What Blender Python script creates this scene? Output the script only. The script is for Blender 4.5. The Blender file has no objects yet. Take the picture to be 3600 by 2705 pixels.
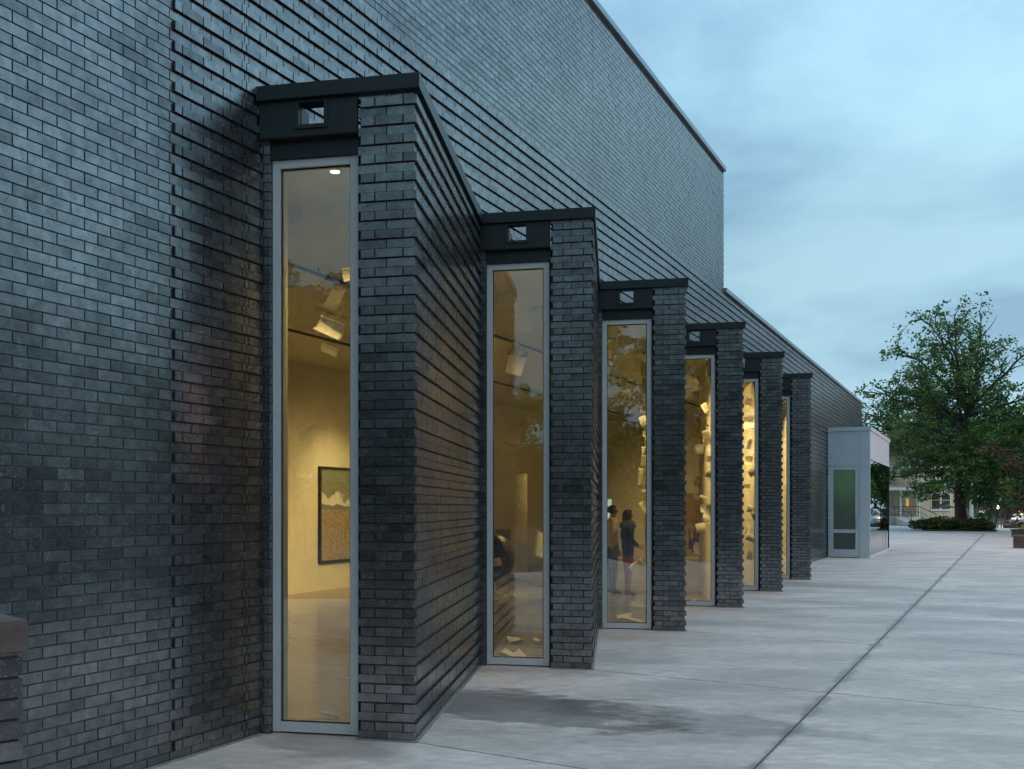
import bpy, bmesh, math, random
import numpy as np
from mathutils import Vector, Matrix

# ------------------------------------------------------------------ camera, sky, sun, exposure
scene = bpy.context.scene
COL = scene.collection
F, X0, HY, HC = 3510.0, 1435.0, 1783.0, 1.673      # focal length, principal x, horizon y (photo px), eye height
rnd = random.Random(7)

cam_d = bpy.data.cameras.new('camera'); cam = bpy.data.objects.new('camera', cam_d); COL.objects.link(cam)
cam.location = (0, 0, HC); cam.rotation_euler = (math.radians(90), 0, 0)
cam_d.sensor_fit = 'HORIZONTAL'; cam_d.sensor_width = 36.0; cam_d.lens = 36.0 * F / 3600.0
cam_d.shift_x = (1800.0 - X0) / 3600.0; cam_d.shift_y = (HY - 1352.5) / 3600.0
cam_d.clip_start = 0.05; cam_d.clip_end = 3000
scene.camera = cam

SUN_AZ, SUN_EL = math.radians(262), math.radians(5)
world = bpy.data.worlds.new('World'); scene.world = world; world.use_nodes = True
wn = world.node_tree.nodes; wl = world.node_tree.links
for n_ in list(wn): wn.remove(n_)
def N(nodes, typ, **kw):
    n_ = nodes.new(typ)
    for k, v in kw.items():
        if k.startswith('i_'):
            key = k[2:]
            n_.inputs[int(key) if key.isdigit() else key.replace('_', ' ')].default_value = v
        else: setattr(n_, k, v)
    return n_
w_out = N(wn, 'ShaderNodeOutputWorld'); w_bg = N(wn, 'ShaderNodeBackground', i_Strength=0.10)
sky = N(wn, 'ShaderNodeTexSky', sky_type='NISHITA'); sky.sun_disc = False
sky.sun_elevation = SUN_EL; sky.sun_rotation = SUN_AZ; sky.air_density = 1.0; sky.dust_density = 1.5; sky.ozone_density = 2.5
tc = N(wn, 'ShaderNodeTexCoord')
sep = N(wn, 'ShaderNodeSeparateXYZ'); wl.new(tc.outputs['Generated'], sep.inputs[0])
zz = N(wn, 'ShaderNodeMath', operation='ABSOLUTE'); wl.new(sep.outputs[2], zz.inputs[0])
zp = N(wn, 'ShaderNodeMath', operation='ADD', i_1=0.16); wl.new(zz.outputs[0], zp.inputs[0])
dx = N(wn, 'ShaderNodeMath', operation='DIVIDE'); wl.new(sep.outputs[0], dx.inputs[0]); wl.new(zp.outputs[0], dx.inputs[1])
dy = N(wn, 'ShaderNodeMath', operation='DIVIDE'); wl.new(sep.outputs[1], dy.inputs[0]); wl.new(zp.outputs[0], dy.inputs[1])
cmb = N(wn, 'ShaderNodeCombineXYZ'); wl.new(dx.outputs[0], cmb.inputs[0]); wl.new(dy.outputs[0], cmb.inputs[1])
cn = N(wn, 'ShaderNodeTexNoise', i_Scale=1.35, i_Detail=7.0, i_Roughness=0.52, i_Distortion=0.35); wl.new(cmb.outputs[0], cn.inputs['Vector'])
cr = N(wn, 'ShaderNodeValToRGB'); wl.new(cn.outputs[0], cr.inputs[0])
cr.color_ramp.elements[0].position = 0.36; cr.color_ramp.elements[0].color = (2.75, 4.9, 6.9, 1)
cr.color_ramp.elements[1].position = 0.62; cr.color_ramp.elements[1].color = (5.2, 8.4, 10.0, 1)
e_ = cr.color_ramp.elements.new(0.50); e_.color = (4.2, 7.1, 9.0, 1)
# paler, milkier towards the horizon all the way round
hz = N(wn, 'ShaderNodeMapRange', i_1=0.0, i_2=0.30, i_3=0.45, i_4=0.0); wl.new(zz.outputs[0], hz.inputs[0])
hm = N(wn, 'ShaderNodeMix', data_type='RGBA'); wl.new(hz.outputs[0], hm.inputs[0]); wl.new(cr.outputs[0], hm.inputs[6]); hm.inputs[7].default_value = (5.7, 8.1, 9.6, 1)
sm_ = N(wn, 'ShaderNodeMix', data_type='RGBA', i_0=0.84); wl.new(sky.outputs[0], sm_.inputs[6])
# a veiled sky is brighter overhead than near the horizon
ov = N(wn, 'ShaderNodeMapRange', i_1=0.25, i_2=1.0, i_3=1.0, i_4=2.8); wl.new(zz.outputs[0], ov.inputs[0])
ovm = N(wn, 'ShaderNodeMix', data_type='RGBA', blend_type='MULTIPLY', i_0=1.0); wl.new(hm.outputs[2], ovm.inputs[6]); wl.new(ov.outputs[0], ovm.inputs[7]); 
# and slowly brighter round towards the right of the view, as the visible part already is
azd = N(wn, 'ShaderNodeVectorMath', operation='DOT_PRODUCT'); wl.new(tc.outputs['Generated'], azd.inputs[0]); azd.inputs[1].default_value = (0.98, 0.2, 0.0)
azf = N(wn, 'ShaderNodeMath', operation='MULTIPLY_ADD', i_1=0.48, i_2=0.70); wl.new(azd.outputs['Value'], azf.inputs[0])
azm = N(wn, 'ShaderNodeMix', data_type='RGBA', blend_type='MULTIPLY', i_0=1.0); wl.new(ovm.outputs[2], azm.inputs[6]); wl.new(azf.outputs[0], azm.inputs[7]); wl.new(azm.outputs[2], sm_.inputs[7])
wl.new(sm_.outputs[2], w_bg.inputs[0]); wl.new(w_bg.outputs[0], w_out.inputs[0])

sun_d = bpy.data.lights.new('sun', 'SUN'); sun = bpy.data.objects.new('sun', sun_d); COL.objects.link(sun)
sun_d.energy = 0.5; sun_d.angle = math.radians(35); sun_d.color = (1.0, 0.74, 0.66)
sd = Vector((math.sin(SUN_AZ) * math.cos(SUN_EL), math.cos(SUN_AZ) * math.cos(SUN_EL), math.sin(SUN_EL)))
sun.rotation_euler = sd.to_track_quat('Z', 'Y').to_euler(); sun.location = (-30, -10, 30)

vs = scene.view_settings
vs.view_transform = 'Standard'; vs.look = 'None'; vs.exposure = 0.0; vs.gamma = 1.0
scene.render.engine = 'CYCLES'
cy = scene.cycles
cy.use_denoising = True; cy.use_adaptive_sampling = True; cy.adaptive_threshold = 0.025; cy.max_bounces = 8; cy.diffuse_bounces = 3; cy.glossy_bounces = 3; cy.transmission_bounces = 8; cy.transparent_max_bounces = 16
cy.caustics_reflective = False; cy.caustics_refractive = False; cy.sample_clamp_indirect = 6.0

# ------------------------------------------------------------------ frames of reference
def ground(x, y):
    s = (y - HY) / HC
    return Vector(((x - X0) / s, F / s))
def at(x, y, Y): return Vector(((x - X0) / F * Y, Y, HC - (y - HY) / F * Y))
def V2(a): return Vector((a[0], a[1]))
P1 = Vector((0.0445, 7.105))                       # outer corner of the nearest pier
aA = math.atan2(3474 - X0, F); A = Vector((math.sin(aA), math.cos(aA))); NO = Vector((A.y, -A.x))
BD = Vector((-0.9753, 0.2209))                     # along a window, from pier to wall
W1 = P1 + 1.16 * BD
LB = 3.658                                         # bay spacing
CH, BL, JT = 0.06773, 0.2032, 0.009                # course height, brick length, joint
Z_BAY, Z_COP = 4.64, 4.745
T_UP, Z_UP, Z_LOW, T_END = 14.92, 8.46, 6.02, 40.5
def wp(t, d): return W1 + t * A + d * NO

# ------------------------------------------------------------------ mesh helpers
WLOC = {}
class MB:
    def __init__(s): s.v = []; s.f = []; s.t = []; s.m = []
    def quad(s, pts, tone=0.0, mi=0):
        b = len(s.v); s.v += [tuple(p) for p in pts]; s.f.append(tuple(range(b, b + len(pts)))); s.t.append(tone); s.m.append(mi)
    def box(s, o, eu, ev, u0, u1, v0, v1, z0, z1, tone=0.0, mi=0):
        b = len(s.v)
        for z in (z0, z1):
            for (u, v) in ((u0, v0), (u1, v0), (u1, v1), (u0, v1)):
                s.v.append((o[0] + eu[0]*u + ev[0]*v, o[1] + eu[1]*u + ev[1]*v, z))
        fs = [(0,3,2,1),(4,5,6,7),(0,1,5,4),(1,2,6,5),(2,3,7,6),(3,0,4,7)]
        if eu[0]*ev[1] - eu[1]*ev[0] < 0: fs = [f[::-1] for f in fs]
        for f in fs: s.f.append(tuple(b + i for i in f)); s.t.append(tone); s.m.append(mi)
    def bx(s, x0, x1, y0, y1, z0, z1, tone=0.0, mi=0):
        s.box((0, 0), (1, 0), (0, 1), x0, x1, y0, y1, z0, z1, tone, mi)
    def prism(s, poly, z0, z1, tone=0.0, mi=0):
        n = len(poly); a = sum(poly[i][0]*poly[(i+1) % n][1] - poly[(i+1) % n][0]*poly[i][1] for i in range(n))
        if a < 0: poly = poly[::-1]
        b = len(s.v)
        for z in (z0, z1): s.v += [(p[0], p[1], z) for p in poly]
        fs = [tuple(b + i for i in range(n))[::-1], tuple(b + n + i for i in range(n))]
        fs += [(b + i, b + (i+1) % n, b + n + (i+1) % n, b + n + i) for i in range(n)]
        for f in fs: s.f.append(f); s.t.append(tone); s.m.append(mi)
    def tube(s, pts, rad, k=8, caps=True, tone=0.0, mi=0):
        pts = [Vector(p) for p in pts]; n = len(pts)
        if not hasattr(rad, '__len__'): rad = [rad] * n
        b = len(s.v); up = Vector((0, 0, 1))
        for i, p in enumerate(pts):
            d = (pts[min(i+1, n-1)] - pts[max(i-1, 0)]).normalized()
            r = up if abs(d.dot(up)) < 0.95 else Vector((1, 0, 0))
            a = d.cross(r).normalized(); c = a.cross(d).normalized()
            for j in range(k):
                th = 2 * math.pi * j / k; s.v.append(tuple(p + (a * math.cos(th) + c * math.sin(th)) * rad[i]))
        for i in range(n - 1):
            for j in range(k):
                s.f.append((b + i*k + j, b + (i+1)*k + j, b + (i+1)*k + (j+1) % k, b + i*k + (j+1) % k)[::-1]); s.t.append(tone); s.m.append(mi)
        if caps:
            s.f.append(tuple(b + j for j in range(k))); s.f.append(tuple(b + (n-1)*k + j for j in range(k))[::-1]); s.t += [tone]*2; s.m += [mi]*2
    def lathe(s, c, prof, k=12, tone=0.0, mi=0):
        b = len(s.v)
        for (r, z) in prof:
            for j in range(k):
                th = 2*math.pi*j/k; s.v.append((c[0] + r*math.cos(th), c[1] + r*math.sin(th), c[2] + z))
        for i in range(len(prof)-1):
            for j in range(k):
                s.f.append((b+i*k+j, b+i*k+(j+1) % k, b+(i+1)*k+(j+1) % k, b+(i+1)*k+j)); s.t.append(tone); s.m.append(mi)
        s.f.append(tuple(b+j for j in range(k))[::-1]); s.f.append(tuple(b+(len(prof)-1)*k+j for j in range(k))); s.t += [tone]*2; s.m += [mi]*2
    def mesh(s, name, mat, smooth=False):
        me = bpy.data.meshes.new(name); me.from_pydata(s.v, [], s.f)
        for m_ in (mat if isinstance(mat, (list, tuple)) else [mat]): me.materials.append(m_)
        if any(s.m): me.polygons.foreach_set('material_index', s.m)
        at_ = me.attributes.new('tone', 'FLOAT', 'FACE'); at_.data.foreach_set('value', s.t)
        if smooth: me.polygons.foreach_set('use_smooth', [True]*len(me.polygons))
        me.update(); return me
    def build(s, name, mat, parent=None, smooth=False): return link(name, s.mesh(name, mat, smooth), parent)
def link(name, me, parent=None, loc=(0, 0, 0), rotz=0.0):
    o = bpy.data.objects.new(name, me); COL.objects.link(o); loc = Vector(loc)
    if parent is not None:
        o.parent = parent; o.location = loc - WLOC.get(parent, Vector((0, 0, 0)))
    else: o.location = loc
    o.rotation_euler = (0, 0, rotz); WLOC[o] = loc; return o
def empty(name, loc, parent=None):
    o = link(name, None, parent, loc); o.empty_display_size = 0.2; return o
def tag(o, label, cat, group=None):
    o['label'] = label; o['category'] = cat
    if group: o['group'] = group
    return o
def kind(o, k): o['kind'] = k; return o

# ------------------------------------------------------------------ materials
def newmat(name):
    m = bpy.data.materials.new(name); m.use_nodes = True; nt = m.node_tree
    for n_ in list(nt.nodes): nt.nodes.remove(n_)
    out = N(nt.nodes, 'ShaderNodeOutputMaterial'); return m, nt.nodes, nt.links, out
def mat(name, col, rough=0.6, metal=0.0, var=0.12, scale=3.0, bump=0.0, bscale=60.0, spec=0.5, emit=None, estr=0.0):
    m, ns, ls, out = newmat(name)
    p = N(ns, 'ShaderNodeBsdfPrincipled', i_Roughness=rough, i_Metallic=metal); p.inputs['Specular IOR Level'].default_value = spec
    g = N(ns, 'ShaderNodeNewGeometry'); t = N(ns, 'ShaderNodeTexNoise', i_Scale=scale, i_Detail=6.0, i_Roughness=0.6); ls.new(g.outputs['Position'], t.inputs['Vector'])
    mr = N(ns, 'ShaderNodeMapRange', i_1=0.3, i_2=0.7, i_3=1-var, i_4=1+var); ls.new(t.outputs[0], mr.inputs[0])
    mx = N(ns, 'ShaderNodeMix', data_type='RGBA', blend_type='MULTIPLY', i_0=1.0); mx.inputs[6].default_value = (*col, 1)
    ls.new(mr.outputs[0], mx.inputs[7]); ls.new(mx.outputs[2], p.inputs['Base Color'])
    if bump > 0:
        t2 = N(ns, 'ShaderNodeTexNoise', i_Scale=bscale, i_Detail=5.0); ls.new(g.outputs['Position'], t2.inputs['Vector'])
        b = N(ns, 'ShaderNodeBump', i_Strength=bump, i_Distance=0.01); ls.new(t2.outputs[0], b.inputs['Height']); ls.new(b.outputs[0], p.inputs['Normal'])
    if emit: p.inputs['Emission Color'].default_value = (*emit, 1); p.inputs['Emission Strength'].default_value = estr
    ls.new(p.outputs[0], out.inputs[0]); return m
def brick_mat(name, ramp, ior=2.7, rough=0.21):
    m, ns, ls, out = newmat(name)
    p = N(ns, 'ShaderNodeBsdfPrincipled'); p.inputs['IOR'].default_value = ior
    g = N(ns, 'ShaderNodeNewGeometry'); a = N(ns, 'ShaderNodeAttribute', attribute_name='tone'); oi = N(ns, 'ShaderNodeObjectInfo')
    ad = N(ns, 'ShaderNodeMath', operation='ADD'); ls.new(a.outputs['Fac'], ad.inputs[0]); ls.new(oi.outputs['Random'], ad.inputs[1])
    fr = N(ns, 'ShaderNodeMath', operation='FRACT'); ls.new(ad.outputs[0], fr.inputs[0])
    cr_ = N(ns, 'ShaderNodeValToRGB'); cr_.color_ramp.elements[0].color = (*ramp[0], 1); cr_.color_ramp.elements[1].color = (*ramp[-1], 1)
    for i, c in enumerate(ramp[1:-1]): e = cr_.color_ramp.elements.new((i+1)/(len(ramp)-1)); e.color = (*c, 1)
    ls.new(fr.outputs[0], cr_.inputs[0])
    # ironspot speckle: small dark matt spots
    vo = N(ns, 'ShaderNodeTexNoise', i_Scale=70.0, i_Detail=2.5, i_Roughness=0.6); ls.new(g.outputs['Position'], vo.inputs['Vector'])
    sp = N(ns, 'ShaderNodeMapRange', i_1=0.60, i_2=0.68, i_3=0.0, i_4=1.0); ls.new(vo.outputs[0], sp.inputs[0])
    bn = N(ns, 'ShaderNodeTexNoise', i_Scale=14.0, i_Detail=4.0); ls.new(g.outputs['Position'], bn.inputs['Vector'])
    bm_ = N(ns, 'ShaderNodeMapRange', i_1=0.3, i_2=0.7, i_3=0.75, i_4=1.25); ls.new(bn.outputs[0], bm_.inputs[0])
    mx = N(ns, 'ShaderNodeMix', data_type='RGBA', blend_type='MULTIPLY', i_0=1.0); ls.new(cr_.outputs[0], mx.inputs[6]); ls.new(bm_.outputs[0], mx.inputs[7])
    m2 = N(ns, 'ShaderNodeMix', data_type='RGBA'); ls.new(sp.outputs[0], m2.inputs[0]); ls.new(mx.outputs[2], m2.inputs[6]); m2.inputs[7].default_value = (0.012, 0.011, 0.011, 1)
    ls.new(m2.outputs[2], p.inputs['Base Color'])
    f7 = N(ns, 'ShaderNodeMath', operation='MULTIPLY', i_1=7.31); ls.new(fr.outputs[0], f7.inputs[0]); f8 = N(ns, 'ShaderNodeMath', operation='FRACT'); ls.new(f7.outputs[0], f8.inputs[0])
    sl_ = N(ns, 'ShaderNodeValToRGB'); sl_.color_ramp.elements[0].color = (.34,)*3 + (1,); sl_.color_ramp.elements[1].color = (.60,)*3 + (1,); e5 = sl_.color_ramp.elements.new(.18); e5.color = (.46,)*3 + (1,); ls.new(f8.outputs[0], sl_.inputs[0])
    sm2 = N(ns, 'ShaderNodeMath', operation='MULTIPLY'); ls.new(sl_.outputs[0], sm2.inputs[0]); ls.new(bm_.outputs[0], sm2.inputs[1])
    lg = N(ns, 'ShaderNodeTexNoise', i_Scale=0.9, i_Detail=5.0, i_Roughness=0.6); ls.new(g.outputs['Position'], lg.inputs['Vector']); lm = N(ns, 'ShaderNodeMapRange', i_1=0.32, i_2=0.68, i_3=0.78, i_4=1.18); ls.new(lg.outputs[0], lm.inputs[0])
    sm3 = N(ns, 'ShaderNodeMath', operation='MULTIPLY'); ls.new(sm2.outputs[0], sm3.inputs[0]); ls.new(lm.outputs[0], sm3.inputs[1]); ls.new(sm3.outputs[0], p.inputs['Specular IOR Level'])
    rr = N(ns, 'ShaderNodeMapRange', i_1=0.0, i_2=1.0, i_3=rough-0.03, i_4=rough+0.05); ls.new(fr.outputs[0], rr.inputs[0])
    ra = N(ns, 'ShaderNodeMath', operation='MULTIPLY_ADD', i_1=0.4); ls.new(sp.outputs[0], ra.inputs[0]); ls.new(rr.outputs[0], ra.inputs[2]); ls.new(ra.outputs[0], p.inputs['Roughness'])
    b = N(ns, 'ShaderNodeBump', i_Strength=0.08, i_Distance=0.003); ls.new(vo.outputs[0], b.inputs['Height']); ls.new(b.outputs[0], p.inputs['Normal'])
    ls.new(p.outputs[0], out.inputs[0]); return m
def glass_mat(name, tint=(0.93, 0.94, 0.92), f0=0.07, wav=0.0, rough=0.0):
    m, ns, ls, out = newmat(name)
    tr = N(ns, 'ShaderNodeBsdfTransparent'); tr.inputs[0].default_value = (*tint, 1)
    gl = N(ns, 'ShaderNodeBsdfAnisotropic', i_Roughness=rough); gl.inputs[0].default_value = (1, 1, 1, 1)
    lw = N(ns, 'ShaderNodeLayerWeight', i_Blend=0.5)
    pw = N(ns, 'ShaderNodeMath', operation='POWER', i_1=5.0); ls.new(lw.outputs['Facing'], pw.inputs[0])
    sc_ = N(ns, 'ShaderNodeMath', operation='MULTIPLY_ADD', i_1=1-f0, i_2=f0); ls.new(pw.outputs[0], sc_.inputs[0])
    mi = N(ns, 'ShaderNodeMixShader'); ls.new(sc_.outputs[0], mi.inputs[0]); ls.new(tr.outputs[0], mi.inputs[1]); ls.new(gl.outputs[0], mi.inputs[2])
    if wav:
        g = N(ns, 'ShaderNodeNewGeometry'); t = N(ns, 'ShaderNodeTexNoise', i_Scale=1.6, i_Detail=1.5); ls.new(g.outputs['Position'], t.inputs['Vector'])
        b = N(ns, 'ShaderNodeBump', i_Strength=wav, i_Distance=0.02); ls.new(t.outputs[0], b.inputs['Height']); ls.new(b.outputs[0], gl.inputs['Normal'])
    ls.new(mi.outputs[0], out.inputs[0]); return m
def leaf_mat(name, c1, c2, c3):
    m, ns, ls, out = newmat(name)
    a = N(ns, 'ShaderNodeAttribute', attribute_name='tone')
    cr_ = N(ns, 'ShaderNodeValToRGB'); cr_.color_ramp.elements[0].color = (*c1, 1); cr_.color_ramp.elements[1].color = (*c3, 1)
    e = cr_.color_ramp.elements.new(0.6); e.color = (*c2, 1); ls.new(a.outputs['Fac'], cr_.inputs[0])
    p = N(ns, 'ShaderNodeBsdfPrincipled', i_Roughness=0.5); p.inputs['Specular IOR Level'].default_value = 0.35; ls.new(cr_.outputs[0], p.inputs['Base Color'])
    tl = N(ns, 'ShaderNodeBsdfTranslucent'); ls.new(cr_.outputs[0], tl.inputs[0])
    mi = N(ns, 'ShaderNodeMixShader', i_0=0.3); ls.new(p.outputs[0], mi.inputs[1]); ls.new(tl.outputs[0], mi.inputs[2]); ls.new(mi.outputs[0], out.inputs[0]); return m
def emis(name, col, st):
    m, ns, ls, out = newmat(name); e = N(ns, 'ShaderNodeEmission', i_Strength=st); e.inputs[0].default_value = (*col, 1); ls.new(e.outputs[0], out.inputs[0]); return m

M = {}
M['brick'] = brick_mat('ironspot_brick', [(0.014,0.012,0.014),(0.024,0.021,0.024),(0.020,0.018,0.022),(0.034,0.024,0.025),(0.024,0.021,0.024),(0.018,0.015,0.017)])
M['mortar'] = mat('mortar', (0.13, 0.12, 0.11), 0.9, bump=0.3, bscale=200, var=0.25)
M['dark_metal'] = mat('dark_bronze_metal', (0.016, 0.019, 0.02), 0.38, 0.0, spec=0.5, bump=0.03, bscale=4)
M['coping'] = mat('grey_coping_metal', (0.34, 0.40, 0.45), 0.4, 0.2, var=0.06)
M['alum'] = mat('anodised_aluminium', (0.74, 0.69, 0.67), 0.42, 0.2, var=0.05)
M['gasket'] = mat('black_gasket', (0.01, 0.01, 0.01), 0.7)
M['glass'] = glass_mat('window_glass', (0.93, 0.93, 0.87), 0.16, wav=0.03)
M['drywall'] = mat('cream_drywall', (0.72, 0.68, 0.56), 0.75, var=0.05)
M['ceil'] = mat('ceiling_paint', (0.70, 0.67, 0.58), 0.85, var=0.04)
M['paper'] = mat('cream_paper', (0.80, 0.76, 0.64), 0.7, var=0.03)
M['panel'] = mat('white_metal_panel', (0.68, 0.72, 0.76), 0.45, 0.3, var=0.04)
M['black'] = mat('black_paint', (0.012, 0.012, 0.013), 0.45)
M['skin1'] = mat('skin_brown', (0.24, 0.13, 0.08), 0.5); M['skin2'] = mat('skin_light', (0.48, 0.30, 0.21), 0.5)
M['hair'] = mat('dark_hair', (0.012, 0.009, 0.008), 0.45, bump=0.4, bscale=90)

# plaza concrete: broom-finished, blotchy damp stains, dirt along the long joint
JA, JB = ground(2649, 2705), ground(3472, 1865)      # the long joint
JD = (JB - JA).normalized(); JN = Vector((JD.y, -JD.x))
def concrete(name, base, stains=True):
    m, ns, ls, out = newmat(name)
    p = N(ns, 'ShaderNodeBsdfPrincipled', i_Roughness=0.62); g = N(ns, 'ShaderNodeNewGeometry')
    q = Vector((0.83, -0.557))
    rot = N(ns, 'ShaderNodeMapping'); rot.inputs['Rotation'].default_value = (0, 0, -math.atan2(q.y, q.x)); rot.inputs['Scale'].default_value = (0.65, 1.3, 1); ls.new(g.outputs['Position'], rot.inputs[0])
    n1 = N(ns, 'ShaderNodeTexNoise', i_Scale=0.9, i_Detail=8.0, i_Roughness=0.62, i_Distortion=0.3); ls.new(rot.outputs[0], n1.inputs['Vector'])
    n2 = N(ns, 'ShaderNodeTexNoise', i_Scale=9.0, i_Detail=5.0, i_Roughness=0.65); ls.new(rot.outputs[0], n2.inputs['Vector'])
    n3 = N(ns, 'ShaderNodeTexNoise', i_Scale=75.0, i_Detail=4.0, i_Roughness=0.7); ls.new(g.outputs['Position'], n3.inputs['Vector'])
    f1 = N(ns, 'ShaderNodeMapRange', i_1=0.36, i_2=0.62, i_3=0.74, i_4=1.08); ls.new(n1.outputs[0], f1.inputs[0])
    f2 = N(ns, 'ShaderNodeMapRange', i_1=0.35, i_2=0.65, i_3=0.82, i_4=1.10); ls.new(n2.outputs[0], f2.inputs[0])
    f3 = N(ns, 'ShaderNodeMapRange', i_1=0.3, i_2=0.7, i_3=0.86, i_4=1.12); ls.new(n3.outputs[0], f3.inputs[0])
    mu = N(ns, 'ShaderNodeMath', operation='MULTIPLY'); ls.new(f1.outputs[0], mu.inputs[0]); ls.new(f2.outputs[0], mu.inputs[1])
    mu2 = N(ns, 'ShaderNodeMath', operation='MULTIPLY'); ls.new(mu.outputs[0], mu2.inputs[0]); ls.new(f3.outputs[0], mu2.inputs[1])
    a_ = N(ns, 'ShaderNodeAttribute', attribute_name='tone'); ta = N(ns, 'ShaderNodeMapRange', i_1=0.0, i_2=1.0, i_3=0.94, i_4=1.06); ls.new(a_.outputs['Fac'], ta.inputs[0])
    mu3 = N(ns, 'ShaderNodeMath', operation='MULTIPLY'); ls.new(mu2.outputs[0], mu3.inputs[0]); ls.new(ta.outputs[0], mu3.inputs[1])
    sn = N(ns, 'ShaderNodeTexNoise', i_Scale=11.0, i_Detail=3.0, i_Roughness=0.6); ls.new(rot.outputs[0], sn.inputs['Vector'])
    sq = N(ns, 'ShaderNodeMapRange', i_1=0.66, i_2=0.73, i_3=1.0, i_4=0.62); ls.new(sn.outputs[0], sq.inputs[0])
    mu4 = N(ns, 'ShaderNodeMath', operation='MULTIPLY'); ls.new(mu3.outputs[0], mu4.inputs[0]); ls.new(sq.outputs[0], mu4.inputs[1])
    fac = mu4
    if stains:
        def blot(c, ang, rx, ry, lo, hi, dark):
            mp = N(ns, 'ShaderNodeMapping', vector_type='TEXTURE'); mp.inputs['Location'].default_value = (c[0], c[1], 0); mp.inputs['Rotation'].default_value = (0, 0, ang); mp.inputs['Scale'].default_value = (rx, ry, 1)
            ls.new(g.outputs['Position'], mp.inputs[0])
            ln = N(ns, 'ShaderNodeVectorMath', operation='LENGTH'); ls.new(mp.outputs[0], ln.inputs[0])
            nn = N(ns, 'ShaderNodeTexNoise', i_Scale=2.6, i_Detail=10.0, i_Roughness=0.74); ls.new(rot.outputs[0], nn.inputs['Vector'])
            ad = N(ns, 'ShaderNodeMath', operation='MULTIPLY_ADD', i_1=2.6); ls.new(nn.outputs[0], ad.inputs[0]); ls.new(ln.outputs['Value'], ad.inputs[2])
            mr = N(ns, 'ShaderNodeMapRange', interpolation_type='SMOOTHSTEP', i_1=lo, i_2=hi, i_3=dark, i_4=1.0); ls.new(ad.outputs[0], mr.inputs[0]); return mr
        bl = [blot(ground(1760, 2480), math.atan2(q.y, q.x), 1.75, 0.72, 1.95, 2.35, 0.50),
              blot(ground(2330, 2520), math.atan2(q.y, q.x), 1.6, 0.5, 1.85, 2.35, 0.66),
              blot(ground(1150, 2620), math.atan2(q.y, q.x), 0.8, 0.4, 1.85, 2.3, 0.7),
              blot(ground(3500, 2150), math.atan2(q.y, q.x), 3.5, 0.9, 1.85, 2.4, 0.78),
              blot(ground(2900, 2060), math.atan2(q.y, q.x), 3.5, 0.9, 1.85, 2.4, 0.78)]
        for b_ in bl:
            mm = N(ns, 'ShaderNodeMath', operation='MULTIPLY'); ls.new(fac.outputs[0], mm.inputs[0]); ls.new(b_.outputs[0], mm.inputs[1]); fac = mm
        mp = N(ns, 'ShaderNodeMapping', vector_type='TEXTURE'); mp.inputs['Location'].default_value = (JA.x, JA.y, 0); mp.inputs['Rotation'].default_value = (0, 0, math.atan2(JD.y, JD.x)); ls.new(g.outputs['Position'], mp.inputs[0])
        sx = N(ns, 'ShaderNodeSeparateXYZ'); ls.new(mp.outputs[0], sx.inputs[0]); ab = N(ns, 'ShaderNodeMath', operation='ABSOLUTE'); ls.new(sx.outputs[1], ab.inputs[0])
        nj = N(ns, 'ShaderNodeTexNoise', i_Scale=1.7, i_Detail=8.0, i_Roughness=0.7); ls.new(g.outputs['Position'], nj.inputs['Vector'])
        nw = N(ns, 'ShaderNodeMapRange', i_1=0.42, i_2=0.66, i_3=0.02, i_4=0.13); ls.new(nj.outputs[0], nw.inputs[0])
        dv = N(ns, 'ShaderNodeMath', operation='DIVIDE'); ls.new(ab.outputs[0], dv.inputs[0]); ls.new(nw.outputs[0], dv.inputs[1])
        ds = N(ns, 'ShaderNodeMapRange', interpolation_type='SMOOTHSTEP', i_1=0.2, i_2=1.2, i_3=0.55, i_4=1.0); ls.new(dv.outputs[0], ds.inputs[0])
        mm = N(ns, 'ShaderNodeMath', operation='MULTIPLY'); ls.new(fac.outputs[0], mm.inputs[0]); ls.new(ds.outputs[0], mm.inputs[1]); fac = mm
    mx = N(ns, 'ShaderNodeMix', data_type='RGBA', blend_type='MULTIPLY', i_0=1.0); mx.inputs[6].default_value = (*base, 1); ls.new(fac.outputs[0], mx.inputs[7]); ls.new(mx.outputs[2], p.inputs['Base Color'])
    rg = N(ns, 'ShaderNodeMapRange', i_1=0.3, i_2=1.0, i_3=0.38, i_4=0.72); ls.new(fac.outputs[0], rg.inputs[0]); ls.new(rg.outputs[0], p.inputs['Roughness'])
    b = N(ns, 'ShaderNodeBump', i_Strength=0.12, i_Distance=0.004); ls.new(n3.outputs[0], b.inputs['Height']); ls.new(b.outputs[0], p.inputs['Normal'])
    ls.new(p.outputs[0], out.inputs[0]); return m
M['concrete'] = concrete('plaza_concrete', (0.84, 0.585, 0.51))
M['asphalt'] = mat('worn_asphalt', (0.045, 0.046, 0.05), 0.8, var=0.2, scale=0.6)
M['joint'] = mat('joint_filler', (0.04, 0.037, 0.035), 0.9, var=0.3)
M['gfloor'] = mat('polished_concrete_floor', (0.26, 0.21, 0.155), 0.22, var=0.22, scale=1.2)

# ================================================================== SETTING
g = MB(); g.quad([(-600, -600, -0.03), (900, -600, -0.03), (900, 1200, -0.03), (-600, 1200, -0.03)])
kind(g.build('ground', M['asphalt']), 'structure')
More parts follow.
